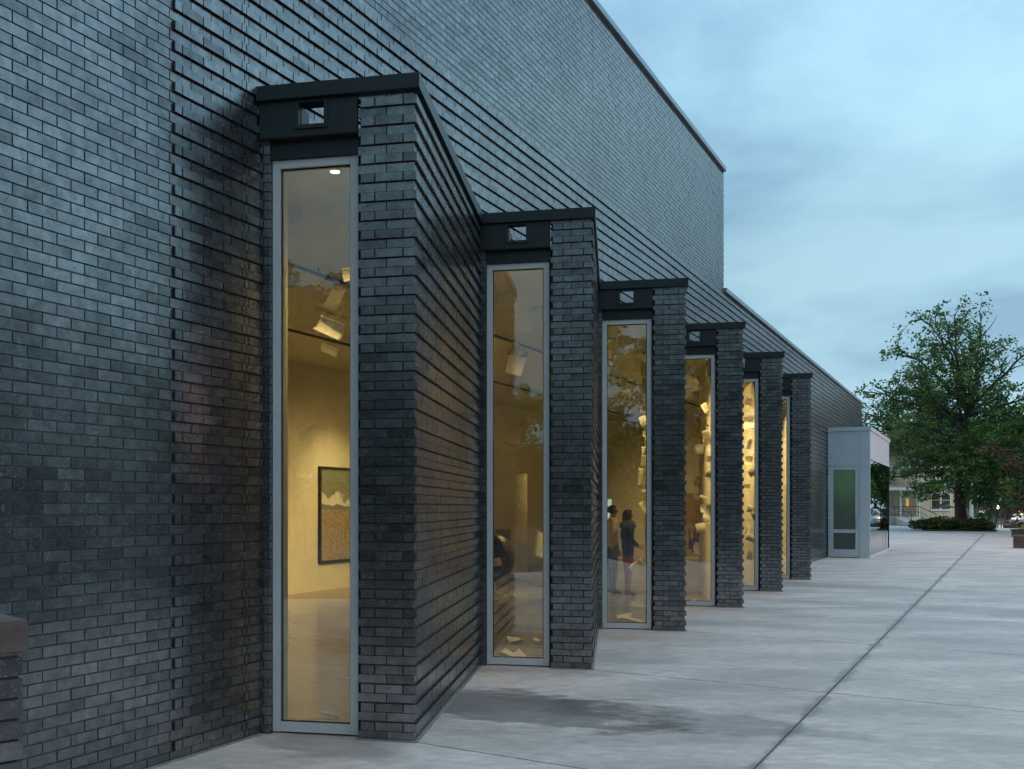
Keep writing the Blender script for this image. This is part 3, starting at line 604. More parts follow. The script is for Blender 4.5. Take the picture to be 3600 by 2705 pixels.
def paper(win, x, y, wpx, hpx, Y=None, floor=False, curl=None, rot=None):
    """win 0..4; on the inner face of the bay's return wall when Y is None"""
    if Y is None:
        P = P_(win) + UD*0.50; r = Vector(((x - X0)/F, 1.0)); nrm = UD; Y = P.dot(nrm) / r.dot(nrm)
        if not (P_(win).y < Y < P_(win).y + 4.2): Y = P_(win).y + 2.0
    if floor: g_ = ground(x, y + hpx*0.45); Y = g_.y
    c = at(x, y, Y); s_ = F / Y; w, h = max(wpx, 10)/s_, max(hpx, 10)/s_
    if curl is None: curl = rnd.choice([1, -1])*(rnd.uniform(0.9, 2.4) if win < 2 else rnd.uniform(1.4, 3.3))
    ax = rnd.choice([0, 1]); me = sheet_mesh(w*(1.12 if floor or win < 2 else .9), h*(1.12 if floor or win < 2 else .9), curl, ax, rnd.uniform(-.12, .12))
    o = link('paper_sheet', me, None, c); md = o.modifiers.new('thickness', 'SOLIDIFY'); md.thickness = 0.0025
    if rot is None: rot = (math.radians(90) + rnd.uniform(-.35, .35), rnd.uniform(-.5, .5), rnd.uniform(-.45, .45))
    o.rotation_euler = rot
    if floor:
        o.rotation_euler = (rnd.uniform(.1, .5), rnd.uniform(-.3, .3), rnd.uniform(-1, 1))
        bpy.context.view_layer.update(); zmin = min((o.matrix_world @ v.co).z for v in me.vertices); o.location.z += 0.008 - zmin
    PAPERS.append((win, x, y, floor, o, abs(curl)))
y1 = P_(0).y; y2 = P_(1).y; y3 = P_(2).y
for a in ((1193, 731, 82, 62), (1030, 762, 46, 44), (1217, 827, 50, 56), (1020, 986, 42, 44), (1222, 967, 34, 46), (1174, 1055, 44, 98), (1162, 1157, 96, 60), (1157, 1236, 58, 36)): paper(0, *a, Y=y1 + 1.3 + rnd.uniform(-.3, .9))
paper(0, 1158, 2503, 60, 48, floor=True, curl=2.6)
for a in ((1781, 1052, 72, 48), (1882, 1102, 54, 40), (1806, 1228, 38, 46), (1812, 1285, 54, 62), (1893, 1916, 56, 84)): paper(1, *a, Y=y2 + 1.4 + rnd.uniform(-.3, 1.0))
for a in ((1748, 1977, 46, 26),): paper(1, *a, Y=CHY - 0.42, curl=3.5)
for a in ((1814, 2241, 48, 42), (1898, 2245, 44, 24), (1779, 2288, 34, 34), (1809, 2299, 66, 44)): paper(1, *a, floor=True, curl=rnd.uniform(1.2, 2.6))
for a in ((2260, 1302, 30, 50), (2260, 1362, 42, 66), (2260, 1445, 24, 28), (2262, 1482, 28, 58), (2270, 1520, 22, 50), (2266, 1585, 26, 30), (2263, 1622, 34, 48), (2260, 1680, 40, 74), (2265, 1730, 22, 26), (2264, 1790, 36, 60)): paper(2, *a)
for a in ((2187, 1342, 50, 22), (2175, 1228, 36, 34)): paper(2, *a, Y=y3 + 2.2)
paper(2, 2245, 2000, 62, 62, Y=y3 + 1.0, curl=0.5, rot=(math.radians(88), math.radians(52), 0.1))
for a in ((2240, 2126, 54, 24), (2195, 2163, 46, 34), (2229, 2181, 68, 28)): paper(2, *a, floor=True, curl=rnd.uniform(0.9, 2.0))
for a in ((2448, 1391, 30, 34), (2480, 1435, 32, 38), (2494, 1303, 18, 44), (2448, 1481, 36, 46), (2487, 1538, 36, 56), (2450, 1526, 22, 44), (2461, 1578, 36, 38), (2493, 1618, 22, 36), (2452, 1672, 20, 40), (2492, 1668, 22, 42), (2447, 1698, 26, 28), (2447, 1748, 40, 18), (2474, 1752, 32, 18), (2490, 1802, 28, 62), (2474, 1790, 26, 40), (2464, 1858, 36, 56), (2448, 1932, 30, 58)): paper(3, *a)
paper(3, 2424, 2112, 34, 12, floor=True, curl=0.8)
for a in ((2630, 1415, 24, 46), (2634, 1484, 42, 60), (2628, 1560, 30, 40), (2631, 1620, 30, 46), (2643, 1662, 26, 42), (2625, 1713, 26, 32), (2638, 1791, 24, 38), (2649, 1812, 16, 48), (2628, 1862, 24, 30), (2641, 1889, 34, 42), (2634, 1954, 28, 36)): paper(4, *a)
for win in range(5):
    for fl_ in (False, True):
        L_ = sorted([p for p in PAPERS if p[0] == win and p[3] == fl_], key=(lambda p: p[1]) if fl_ else (lambda p: p[2]))
        for k, p in enumerate(L_):
            shp = 'tightly rolled' if p[5] > 2.1 else 'curled' if p[5] > 1.2 else 'slightly bent'
            if fl_: lab = f'{shp} cream paper on gallery floor, {ORD[k]} from left inside {ORD[win]} window' if len(L_) > 1 else f'{shp} cream paper alone on the floor inside {ORD[win]} window'
            else: lab = f'{shp} cream paper, {ORD[k]} from top of those hanging in the {ORD[win]} window'
            tag(p[4], lab, 'paper sheet', 'loose cream paper sheets in the gallery')

# --- people
def person(name, label, loc, rotz, height, cols, pose, hair='short', extra=None, group=None):
    """cols: skin, top, bottom, shoe, hair materials; faces +x before rotation"""
    k = height / 1.72
    J = {'pel': (0, 0, .96, .135), 'wai': (0, 0, 1.08, .125), 'che': (0.01, 0, 1.28, .145), 'nb': (0, 0, 1.435, .075), 'nk': (0.015, 0, 1.50, .052), 'hd': (0.025, 0, 1.585, .082), 'ht': (0.015, 0, 1.655, .072), 'ns': (0.125, 0, 1.575, .013), 'ch': (0.095, 0, 1.525, .030)}
    E = [('pel', 'wai'), ('wai', 'che'), ('che', 'nb'), ('nb', 'nk'), ('nk', 'hd'), ('hd', 'ht'), ('hd', 'ns'), ('hd', 'ch')]
    for s_, sg in (('l', 1), ('r', -1)):
        J['sh'+s_] = (0, .165*sg, 1.395, .062); el, wr, hn = pose[s_]
        J['el'+s_] = (el[0], el[1]*sg, el[2], .046); J['wr'+s_] = (wr[0], wr[1]*sg, wr[2], .030); J['pa'+s_] = (hn[0], hn[1]*sg, hn[2], .032)
        d = Vector((hn[0]-wr[0], (hn[1]-wr[1])*sg, hn[2]-wr[2])).normalized(); side = d.cross(Vector((0.3, sg, 0.2))).normalized()
        for q in range(4):
            base = Vector((hn[0], hn[1]*sg, hn[2])) + d*0.03 + side*(q-1.5)*0.018; l_ = (.060, .072, .068, .052)[q]
            J[f'f{q}a'+s_] = (*base, .0085); J[f'f{q}b'+s_] = (*(base + d*l_ + side.cross(d)*0.012), .007); E += [('pa'+s_, f'f{q}a'+s_), (f'f{q}a'+s_, f'f{q}b'+s_)]
        tb = Vector((hn[0], hn[1]*sg, hn[2])) - side*0.035; J['ta'+s_] = (*tb, .010); J['tb'+s_] = (*(tb - side*0.012 + d*0.05), .008); E += [('pa'+s_, 'ta'+s_), ('ta'+s_, 'tb'+s_)]
        hp, kn, an, to = pose['leg'+s_]
        J['hp'+s_] = (0, .088*sg, .90, .098); J['kn'+s_] = (kn[0], kn[1]*sg, .50, .060); J['an'+s_] = (an[0], an[1]*sg, .085, .040); J['to'+s_] = (an[0] + .155, an[1]*sg + .02*sg, .035, .036); J['he'+s_] = (an[0] - .045, an[1]*sg, .035, .034)
        E += [('che', 'sh'+s_), ('sh'+s_, 'el'+s_), ('el'+s_, 'wr'+s_), ('wr'+s_, 'pa'+s_), ('pel', 'hp'+s_), ('hp'+s_, 'kn'+s_), ('kn'+s_, 'an'+s_), ('an'+s_, 'to'+s_), ('an'+s_, 'he'+s_)]
    keys = list(J); me = bpy.data.meshes.new(name); me.from_pydata([tuple(c*k for c in J[q][:3]) for q in keys], [(keys.index(a), keys.index(b)) for a, b in E], [])
    o = bpy.data.objects.new(name, me); COL.objects.link(o)
    md = o.modifiers.new('skin', 'SKIN'); md.use_smooth_shade = True; md.branch_smoothing = 0.4
    for i, q in enumerate(keys):
        r = J[q][3]*k; wide = 1.22 if q in ('pel', 'wai', 'che') else 1.0
        me.skin_vertices[0].data[i].radius = (r*0.88, r*wide) if q in ('pel', 'wai', 'che') else (r, r); me.skin_vertices[0].data[i].use_root = (q == 'pel')
    ss = o.modifiers.new('sub', 'SUBSURF'); ss.levels = ss.render_levels = 2
    dg = bpy.context.evaluated_depsgraph_get(); ev = bpy.data.meshes.new_from_object(o.evaluated_get(dg)); bpy.data.objects.remove(o)
    for m_ in cols[:4]: ev.materials.append(m_)
    hem = (extra or {}).get('hem', .93)
    for f in ev.polygons:
        x, y, z = f.center / k
        hand = any((Vector((x, y, z)) - Vector(J['pa'+s_][:3])).length < 0.135 and (Vector((x, y, z)) - Vector(J['el'+s_][:3])).length > 0.16 for s_ in 'lr')
        f.material_index = 3 if z < (.075) else 0 if (hand or z > 1.455) else 2 if (z < hem and abs(y) < .2) else 1
        f.use_smooth = True
    root = tag(empty(name, (0, 0, 0)), label, 'person', group); b = link('body', ev, root)
    # hair, ears, eyes
    hm_ = bmesh.new(); bmesh.ops.create_uvsphere(hm_, u_segments=20, v_segments=14, radius=1.0)
    bmesh.ops.delete(hm_, geom=[v for v in hm_.verts if v.co.x > 0.45 and v.co.z < 0.45], context='VERTS')
    for v in hm_.verts:
        zz_ = v.co.z; v.co = Vector((v.co.x*.112 + .008, v.co.y*.098, zz_*.105 + 1.60))
        if hair == 'long' and zz_ < -0.1: v.co.z -= (-zz_)*0.26; v.co.x -= 0.03*(-zz_); v.co.y *= 1.0 + 0.25*(-zz_)
        if hair == 'short' and zz_ < -0.25: v.co.z += 0.045*(-zz_)
        v.co *= k
    me = bpy.data.meshes.new('hair'); hm_.to_mesh(me); hm_.free(); me.materials.append(cols[4]); me.polygons.foreach_set('use_smooth', [True]*len(me.polygons)); ho = link('hair', me, root); sd_ = ho.modifiers.new('s', 'SOLIDIFY'); sd_.thickness = 0.012
    for sg in (1, -1):
        ey = MB(); ey.lathe((.098*k, .032*sg*k, 1.588*k), [(.004, -.006), (.010, -.003), (.010, .003), (.004, .006)], 8); ey.build('eye', M['black'], root)
    if extra and 'scarf' in extra:
        sc_ = MB(); sc_.lathe((0.0, 0, 1.36*k), [(.13, -.03), (.155, .0), (.145, .05), (.115, .10), (.09, .125)], 18); sc_.build('scarf', extra['scarf'], root, True)
    if extra and 'collar' in extra:
        sc_ = MB(); sc_.lathe((0.01, 0, 1.435*k), [(.088, -.02), (.082, .02), (.068, .035)], 14); sc_.build('collar', cols[1], root, True)
    root.location = loc; root.rotation_euler = (0, 0, rotz); return root
arms_down = {'l': ((-.03, .225, 1.13), (.02, .235, .90), (.04, .235, .83)), 'r': ((-.03, .225, 1.13), (.02, .235, .90), (.04, .235, .83)), 'legl': (0, (.015, .10), (0, .11), 0), 'legr': (0, (.015, .10), (-.02, .11), 0)}
clasped = {'l': ((-.02, .215, 1.12), (.19, .10, 1.00), (.26, .04, .985)), 'r': ((-.02, .215, 1.12), (.18, .11, .98), (.25, .05, .965)), 'legl': (0, (.03, .085), (.02, .09), 0), 'legr': (0, (.0, .085), (-.04, .09), 0)}
stride = {'l': ((.05, .215, 1.13), (.16, .22, .93), (.19, .22, .86)), 'r': ((-.10, .215, 1.14), (-.12, .22, .92), (-.11, .22, .85)), 'legl': (0, (-.06, .09), (-.30, .09), 0), 'legr': (0, (.16, .09), (.22, .09), 0)}
M['shirt'] = mat('pale_shirt', (0.62, 0.55, 0.40), 0.8); M['jeans'] = mat('dark_jeans', (0.020, 0.026, 0.040), 0.8); M['navy'] = mat('navy_top', (0.014, 0.015, 0.025), 0.8)
M['red'] = mat('red_leggings', (0.28, 0.012, 0.025), 0.7); M['scarf'] = mat('purple_scarf', (0.09, 0.075, 0.14), 0.9)
gw = ground(2207, 2100); gm = ground(2152, 2092)
person('person', 'person in navy top and red leggings with long dark hair, hands clasped, inside gallery', (gw.x, gw.y, 0.006), math.radians(12), 1.64, [M['skin2'], M['navy'], M['red'], M['black'], M['hair']], clasped, 'long', {'scarf': M['scarf'], 'hem': .80}, 'visitors inside the gallery')
person('person', 'person in pale buttoned shirt and dark jeans standing half behind window frame', (gm.x, gm.y, 0.006), math.radians(8), 1.72, [M['skin1'], M['shirt'], M['jeans'], M['black'], M['hair']], arms_down, 'short', {'collar': 1, 'hem': .90}, 'visitors inside the gallery')

ga, gb = ground(3477, 1846), ground(3502, 1847)
person('person', 'distant person in dark clothes walking on the path, left of the pair', (ga.x, ga.y, 0.0), math.radians(-100), 1.70, [M['skin1'], M['black'], M['navy'], M['black'], M['hair']], stride, 'short', None, 'people walking on the far path')
person('person', 'distant person in dark clothes walking on the path, right of the pair', (gb.x, gb.y, 0.0), math.radians(-80), 1.78, [M['skin1'], M['black'], M['black'], M['black'], M['hair']], stride, 'short', None, 'people walking on the far path')

# ================================================================== ENTRANCE VESTIBULE
VT0, VT1, VD, VZ = 29.87, 37.2, 1.31, 4.30
ves = tag(empty('entrance_vestibule', (*wp(VT0, VD/2), 0)), 'pale metal clad entrance box with frosted glass door and mirrored glass side', 'vestibule')
def vb(name, t0, t1, d0, d1, z0, z1, m, par=ves): b = MB(); b.box(W1, A, NO, t0, t1, d0, d1, z0, z1); return b.build(name, M[m] if isinstance(m, str) else m, par)
dfr, dpo = 1.02, 1.31
vb('core', VT0 + 0.08, VT1 - 0.02, 0.03, VD - 0.06, 3.10, 4.16, 'panel')
vb('back_panel', VT1 - .019, VT1, 0.03, VD - .061, 0.0, 4.16, 'panel')
vb('front_panel', VT0, VT0 + 0.079, 0.03, dfr - .004, 3.085, 4.165, 'panel')
vb('corner_post', VT0, VT0 + 0.10, dfr, VD - 0.001, 0.0, 4.165, 'panel')
cpv = MB(); cpv.box(W1, A, NO, VT0 - 0.03, VT1 + 0.03, 0.028, VD + 0.03, 4.17, VZ); cpv.build('roof_cap', M['panel'], ves)
# door
door = empty('door', (*wp(VT0, 0.5), 0), ves)
d0, d1 = 0.10, dfr - 0.05
for (a, b, z0, z1, nm) in ((0.04, 0.085, 0.0, 3.08, 'frame_side'), (dfr - .045, dfr - .004, 0.0, 3.08, 'frame_side'), (0.0855, dfr - .0455, 3.03, 3.08, 'frame_head')): vb(nm, VT0 + .005, VT0 + 0.07, a, b, z0, z1, 'panel', door)
for (a, b, z0, z1, nm) in ((0.092, 0.20, 0.02, 3.02, 'stile'), (dfr - .155, dfr - .052, 0.02, 3.02, 'stile'), (0.2005, dfr - .1555, 2.90, 3.02, 'top_rail'), (0.2005, dfr - .1555, 0.815, 0.935, 'mid_rail'), (0.2005, dfr - .1555, 0.02, 0.275, 'bottom_rail')): vb(nm, VT0 + .015, VT0 + 0.06, a, b, z0, z1, 'panel', door)
def frosted():
    m, ns, ls, out = newmat('frosted_green_glass'); p = N(ns, 'ShaderNodeBsdfPrincipled', i_Roughness=0.45); p.inputs['Base Color'].default_value = (0.20, 0.24, 0.21, 1)
    tl = N(ns, 'ShaderNodeBsdfTranslucent'); tl.inputs[0].default_value = (.55, .6, .55, 1); mi = N(ns, 'ShaderNodeMixShader', i_0=0.5); ls.new(p.outputs[0], mi.inputs[1]); ls.new(tl.outputs[0], mi.inputs[2]); ls.new(mi.outputs[0], out.inputs[0]); return m
M['frost'] = frosted()
for (z0, z1) in ((0.937, 2.898), (0.277, 0.813)): vb('pane', VT0 + .030, VT0 + 0.042, 0.2015, dfr - .1565, z0, z1, 'frost', door)
hb = MB(); q = wp(VT0 - 0.05, dfr - .105); hb.tube([(q.x, q.y, 0.42), (q.x, q.y, 1.36)], 0.016, 10)
for z in (0.52, 1.26): e = wp(VT0 + .014, dfr - .105); hb.tube([(q.x, q.y, z), (e.x, e.y, z)], 0.009, 6)
hb.build('handle', M['alum'], door, True)
gl_ = empty('green_door_light', (*wp(VT0 + 0.5, 0.7), 2.98), ves)  # green lamp added inside so the frosted door panes glow green
glm = MB(); glm.box(W1, A, NO, VT0 + 0.30, VT0 + 0.55, 0.45, 0.95, 2.92, 3.0); glm.build('lamp', emis('green_glow', (0.15, 1.0, 0.25), 1.0), gl_)
point('green_light', (*wp(VT0 + 0.75, 0.6), 2.5), 11, (0.45, 1.0, 0.45), 0.3, gl_)
# mirrored side: six panes, upper cladding panels
M['mirror'] = glass_mat('mirror_glass', (0.10, 0.11, 0.11), 0.30)
ga0, ga1 = VT0 + 0.14, VT1 - 0.10; npn = 6
for k in range(npn):
    a, b = ga0 + (ga1-ga0)*k/npn, ga0 + (ga1-ga0)*(k+1)/npn
    pm = MB(); hw_ = (b-a)/2 - .004; pm.bx(-hw_, hw_, -0.006, 0.006, 0.09, 3.22); me = pm.mesh('side_pane', M['mirror']); c = wp((a+b)/2, VD - 0.022)
    link('side_pane', me, ves, (c.x, c.y, 0), math.atan2(A.y, A.x) + math.radians(0.55*(k - 2.5)/2.5))
    vb('side_panel', a + .003, b - .003, VD - 0.058, VD, 3.30, 4.165, 'panel')
vb('side_sill', ga0 - .039, VT1, VD - .055, VD + .004, 0.0, 0.085, 'panel'); vb('side_head', ga0 - .039, VT1, VD - .055, VD + .002, 3.23, 3.295, 'panel'); vb('end_post', VT1 - .095, VT1 - .001, VD - .055, VD - .002, 0.0855, 3.229, 'black')
vf = MB(); vf.box(W1, A, NO, VT0 + .08, VT1 - .03, 0.04, VD - .09, 0.004, 0.02); vf.build('vestibule_floor', M['gfloor'], ves)

# ================================================================== LOW WALL IN THE LEFT FOREGROUND
KC = Vector(((80 - X0)/1078, F/1078)); E1 = Vector((-0.7547, -0.656)); E2 = Vector((-0.656, 0.7547))
lw_ = tag(empty('low_brick_wall', (KC.x, KC.y, 0)), 'low dark brick wall with brownstone cap at left edge of view', 'wall')
b = MB(); b.box(KC, E1, E2, 0.012, 1.6, 0.012, 0.36, -0.02, 1.19); core = b.build('mortar_core', M['mortar'], lw_)
recs = []
for k in range(17):
    z0, z1 = 0.035 + k*CH + JT/2, 0.035 + (k+1)*CH - JT/2; u = 0.0 if k % 2 == 0 else -BL/2
    while u < 1.55:
        a_, b_ = max(u, 0.0), u + BL - JT
        recs.append((KC, E1, E2, a_, b_, rnd.uniform(0, .002), 0.36, z0, z1)); u += BL
brick_objects(recs, core, 300)
cp = MB(); cp.box(KC, E1, E2, -0.012, 1.62, -0.014, 0.388, 1.205, 1.305); cp.build('cap_stone', mat('brownstone', (0.16, 0.10, 0.085), 0.8, var=0.35, scale=9, bump=0.4, bscale=50), lw_)
mj = MB(); mj.box(KC, E1, E2, 0.004, 1.6, 0.004, 0.37, 1.191, 1.2045); mj.build('cap_mortar', mat('cap_mortar', (0.22, 0.19, 0.17), 0.9, var=.3, scale=30), lw_)
# ================================================================== VEGETATION
M['bark'] = mat('grey_brown_bark', (0.075, 0.062, 0.05), 0.9, var=0.4, scale=8, bump=0.8, bscale=14)
M['leaf'] = leaf_mat('maple_leaves', (0.048, 0.110, 0.028), (0.110, 0.225, 0.055), (0.25, 0.31, 0.075))
M['leaf_dark'] = leaf_mat('dark_tree_leaves', (0.016, 0.034, 0.014), (0.030, 0.066, 0.026), (0.055, 0.095, 0.035))
M['leaf_lamplit'] = leaf_mat('lamp_tinted_leaves', (0.05, 0.045, 0.014), (0.12, 0.065, 0.018), (0.20, 0.09, 0.02))  # orange lamplight is mixed into this leaf colour
M['leaf_bush'] = leaf_mat('juniper_leaves', (0.045, 0.060, 0.018), (0.090, 0.115, 0.030), (0.19, 0.19, 0.05))
class Leaves:
    def __init__(s, seed): s.r = np.random.RandomState(seed); s.c = []; s.z = []; s.t = []
    def clump(s, p, rad, n, size, flat=0.75):
        d = s.r.normal(size=(n, 3)); d /= np.linalg.norm(d, axis=1)[:, None] + 1e-6; rr = rad * s.r.rand(n, 1) ** 0.5
        q = d * rr; q[:, 2] *= flat; s.c.append(np.array(p)[None, :] + q); s.z.append(size * (0.6 + 0.8*s.r.rand(n))); s.t.append(np.clip(0.62*s.r.rand() + 0.45*s.r.rand(n) - 0.03, 0, 1))
    def mesh(s, name, m):
        c = np.concatenate(s.c); z = np.concatenate(s.z); n = len(c)
        a = s.r.normal(size=(n, 3)); a[:, 2] *= 0.6; a /= np.linalg.norm(a, axis=1)[:, None]
        b = s.r.normal(size=(n, 3)); b -= a * (a*b).sum(1)[:, None]; b /= np.linalg.norm(b, axis=1)[:, None]
        nn = np.cross(a, b)
        z_ = z[:, None]; v = np.empty((n, 4, 3))
        v[:, 0] = c - a*z_*0.55; v[:, 1] = c + b*z_*0.42 + nn*z_*0.12; v[:, 2] = c + a*z_*0.6; v[:, 3] = c - b*z_*0.42 + nn*z_*0.12
        me = bpy.data.meshes.new(name); me.vertices.add(n*4); me.vertices.foreach_set('co', v.ravel()); me.loops.add(n*4); me.loops.foreach_set('vertex_index', np.arange(n*4, dtype=np.int32))
        me.polygons.add(n); me.polygons.foreach_set('loop_start', np.arange(0, n*4, 4, dtype=np.int32)); me.polygons.foreach_set('loop_total', np.full(n, 4, dtype=np.int32))
        me.update(calc_edges=True); at_ = me.attributes.new('tone', 'FLOAT', 'FACE'); at_.data.foreach_set('value', np.concatenate(s.t)); me.materials.append(m); return me
def curve(p, q, n, bow, rn):
    p, q = Vector(p), Vector(q); L_ = (q-p).length; j = Vector((rn.uniform(-1, 1), rn.uniform(-1, 1), rn.uniform(-.3, .9))) * bow * L_
    out = []
    for i in range(n+1):
        f = i/n; out.append(p.lerp(q, f) + j * (f*(1-f)*2) + Vector((rn.uniform(-1, 1), rn.uniform(-1, 1), rn.uniform(-1, 1))) * L_ * 0.018 * (1 if 0 < i < n else 0))
    return out
def foliate(path, r0, wood, lv, rn, sub, sublen, leaf_n, leaf_r, leaf_s, start=0.3, bare=0.0):
    n = len(path) - 1
    wood.tube(path, [r0 * (1 - 0.82*i/n) for i in range(n+1)], 7, False)
    for s_ in range(sub):
        f = start + (1-start) * (s_ + rn.random()) / sub; i = min(int(f*n), n-1); p = path[i].lerp(path[i+1], f*n - i)
        d = (path[i+1] - path[i]).normalized(); v = Vector((rn.gauss(0, 1), rn.gauss(0, 1), rn.gauss(0.15, 0.6))); v = (v - d*v.dot(d)*0.3).normalized()
        l_ = sublen * rn.uniform(0.55, 1.2) * (1.15 - 0.5*f); e = p + (d*0.7 + v).normalized() * l_
        sp = curve(p, e, 4, 0.18, rn); wood.tube(sp, [r0*0.30*(1 - 0.8*k/4) + 0.004 for k in range(5)], 5, False)
        if rn.random() < bare: continue
        for k in range(4):
            tw = sp[1 + k % 4] if k else sp[4]; q = tw + Vector((rn.gauss(0, .35), rn.gauss(0, .35), rn.gauss(0.0, .28))) * l_ * 0.55
            wood.tube([tw, tw.lerp(q, .5) + Vector((0, 0, .04)), q], [0.014, 0.010, 0.005], 4, False)
            lv.clump(q, leaf_r * rn.uniform(.6, 1.2), leaf_n, leaf_s)
TREES = {}
def generic_tree(key, H, spread, seed, leafm, nl=9, sub=9, leaf_n=36, leaf_s=0.24, base=0.28):
    rn = random.Random(seed); wood = MB(); lv = Leaves(seed)
    tp = [Vector((rn.uniform(-.1, .1)*i, rn.uniform(-.1, .1)*i, H*0.62*i/5)) for i in range(6)]; wood.tube(tp, [0.034*H*(1 - 0.12*i) * (1.35 if i == 0 else 1) * 0.8 for i in range(6)], 9)
    for k in range(nl):
        f = base + (1-base) * (k + rn.random()*0.6) / nl; z = H*0.62*min(f, 0.98); az = k*2.4 + rn.uniform(-.4, .4); R = spread * math.sqrt(max(0.1, 1 - (abs(f - 0.55)/0.75)**2)) * rn.uniform(.75, 1.1)
        e = Vector((math.cos(az)*R, math.sin(az)*R, z + H*0.12 + (H*0.34) * f * rn.uniform(.6, 1.1)))
        p0 = tp[min(int(z/(H*0.62)*5), 4)].lerp(tp[min(int(z/(H*0.62)*5), 4)+1], (z/(H*0.62)*5) % 1)
        foliate(curve(p0, e, 6, 0.12, rn), 0.012*H, wood, lv, rn, sub, spread*0.5, leaf_n, spread*0.16, leaf_s)
    e = Vector((0, 0, H)); foliate(curve(tp[-1], e, 5, 0.1, rn), 0.012*H, wood, lv, rn, sub, spread*0.45, leaf_n, spread*0.16, leaf_s, 0.1)
    TREES[key] = (wood.mesh('trunk', M['bark'], True), lv.mesh('crown', leafm))
generic_tree('a', 13.0, 5.2, 11, M['leaf_dark']); generic_tree('b', 15.0, 6.0, 23, M['leaf_dark'], nl=10); generic_tree('c', 10.5, 4.6, 37, M['leaf'])
generic_tree('round', 8.0, 3.8, 51, M['leaf'], nl=9, sub=8, leaf_n=30, leaf_s=0.26, base=0.12)
generic_tree('lamplit', 8.5, 4.4, 77, M['leaf_lamplit'], nl=8, sub=6, leaf_n=16, leaf_s=0.20, base=0.15)
def put_tree(key, loc, rz, sc_, label, group=None, name='broadleaf_tree'):
    r = tag(link(name, None, None, loc, rz), label, 'tree', group); r.scale = (sc_,)*3
    for nm, me in zip(('trunk', 'crown'), TREES[key]):
        o = bpy.data.objects.new(nm, me); COL.objects.link(o); o.parent = r
    return r
# the big maple in the planter bed
TY = 74.0; rn = random.Random(5); wood = MB(); lv = Leaves(5)
def zp_(x, y, dy=0.0): p = at(3000 + x/2.0267, 1080 + y/2.0267, TY); p.y += dy; return p
tr_pts = [zp_(772, 1600), zp_(770, 1530), zp_(762, 1430), zp_(760, 1330), zp_(768, 1220), zp_(775, 1080), zp_(788, 930), zp_(805, 800), zp_(822, 715)]
tr_pts[0].z = -0.05
wood.tube(tr_pts, [0.62, 0.44, 0.38, 0.41, 0.35, 0.32, 0.29, 0.26, 0.23], 12)
def trunk_at(y):
    for a, b in zip(tr_pts, tr_pts[1:]):
        za = zp_(0, y).z
        if a.z <= za <= b.z: return a.lerp(b, (za-a.z)/(b.z-a.z))
    return tr_pts[-1]
limbs = [  # end x, end y (in the tree crop), start y on trunk, depth, radius, sub, leaf_n, bare
    (540, 85, 730, -2, .15, 11, 15, .10), (640, 65, 760, 2, .15, 12, 15, .10), (720, 50, 720, 0, .14, 11, 15, .12), (860, 85, 715, -1, .14, 10, 13, .18), (925, 110, 715, 2, .14, 10, 12, .22), (1000, 230, 720, 0, .15, 10, 12, .25),
    (1120, 210, 730, 3, .15, 9, 8, .45), (1230, 240, 760, -2, .16, 9, 10, .3), (355, 270, 740, 1, .16, 13, 15, .1), (430, 180, 760, -3, .14, 11, 15, .1), (350, 450, 860, -2, .15, 12, 15, .12), (480, 470, 800, 4, .13, 10, 15, .1),
    (185, 600, 820, 1, .17, 14, 15, .12), (240, 540, 900, -4, .15, 12, 15, .12), (90, 780, 960, 0, .17, 15, 16, .1), (150, 760, 990, 4, .15, 13, 16, .1), (130, 860, 1050, -4, .15, 13, 16, .1), (230, 940, 1080, 3, .15, 13, 18, 0), (280, 1080, 1150, -3, .15, 14, 20, 0), (290, 1230, 1170, 1, .15, 14, 20, 0), (330, 1290, 1220, -2, .13, 12, 18, .1), (470, 1200, 1120, -5, .13, 13, 20, 0),
    (600, 600, 850, -3, .12, 11, 16, 0), (690, 420, 720, 3, .12, 10, 14, .1), (560, 850, 1000, 4, .13, 13, 22, 0), (640, 1000, 1050, -5, .13, 14, 22, 0), (480, 1020, 1100, 5, .13, 13, 22, 0), (640, 1190, 1180, -4, .12, 12, 20, 0), (590, 1270, 1290, -3, .11, 10, 16, .1),
    (930, 760, 880, -4, .13, 12, 18, 0), (980, 880, 960, 3, .14, 14, 22, 0), (940, 1010, 1040, -4, .13, 14, 22, 0), (1020, 1090, 1090, 2, .13, 14, 22, 0), (930, 1180, 1160, -3, .12, 13, 22, 0), (1080, 1230, 1180, 3, .13, 13, 20, 0), (900, 1330, 1290, -2, .12, 12, 20, 0), (1010, 1370, 1290, 1, .12, 12, 20, 0), (800, 1380, 1340, -2, .08, 8, 16, 0),
    (1150, 560, 760, 1, .16, 12, 12, .2), (1240, 640, 780, -3, .15, 12, 14, .1), (1100, 720, 800, 4, .14, 12, 14, .1), (1130, 960, 950, -2, .14, 13, 20, 0), (1200, 830, 900, 2, .14, 13, 20, 0), (1180, 1080, 1000, 4, .14, 13, 20, 0), (840, 400, 700, -2, .12, 10, 12, .2), (760, 620, 760, -3, .10, 9, 14, .1), (850, 560, 720, 3, .10, 9, 12, .2)]
for (ex, ey, sy, dy, r_, sub, ln, bare) in limbs:
    foliate(curve(trunk_at(sy), zp_(ex, ey, dy), 8, 0.10, rn), r_, wood, lv, rn, sub, 2.3, int(ln*0.9), 0.56, 0.18, 0.28, bare)
tb = zp_(772, 1600)
big = tag(link('maple_tree', None, None, (tb.x, tb.y, 0)), 'tall spreading green maple tree standing in the shrub bed', 'tree')
link('trunk', wood.mesh('trunk', M['bark'], True), big); link('crown', lv.mesh('crown', M['leaf']), big)
for o_ in big.children: o_.location = (-tb.x, -tb.y, 0)
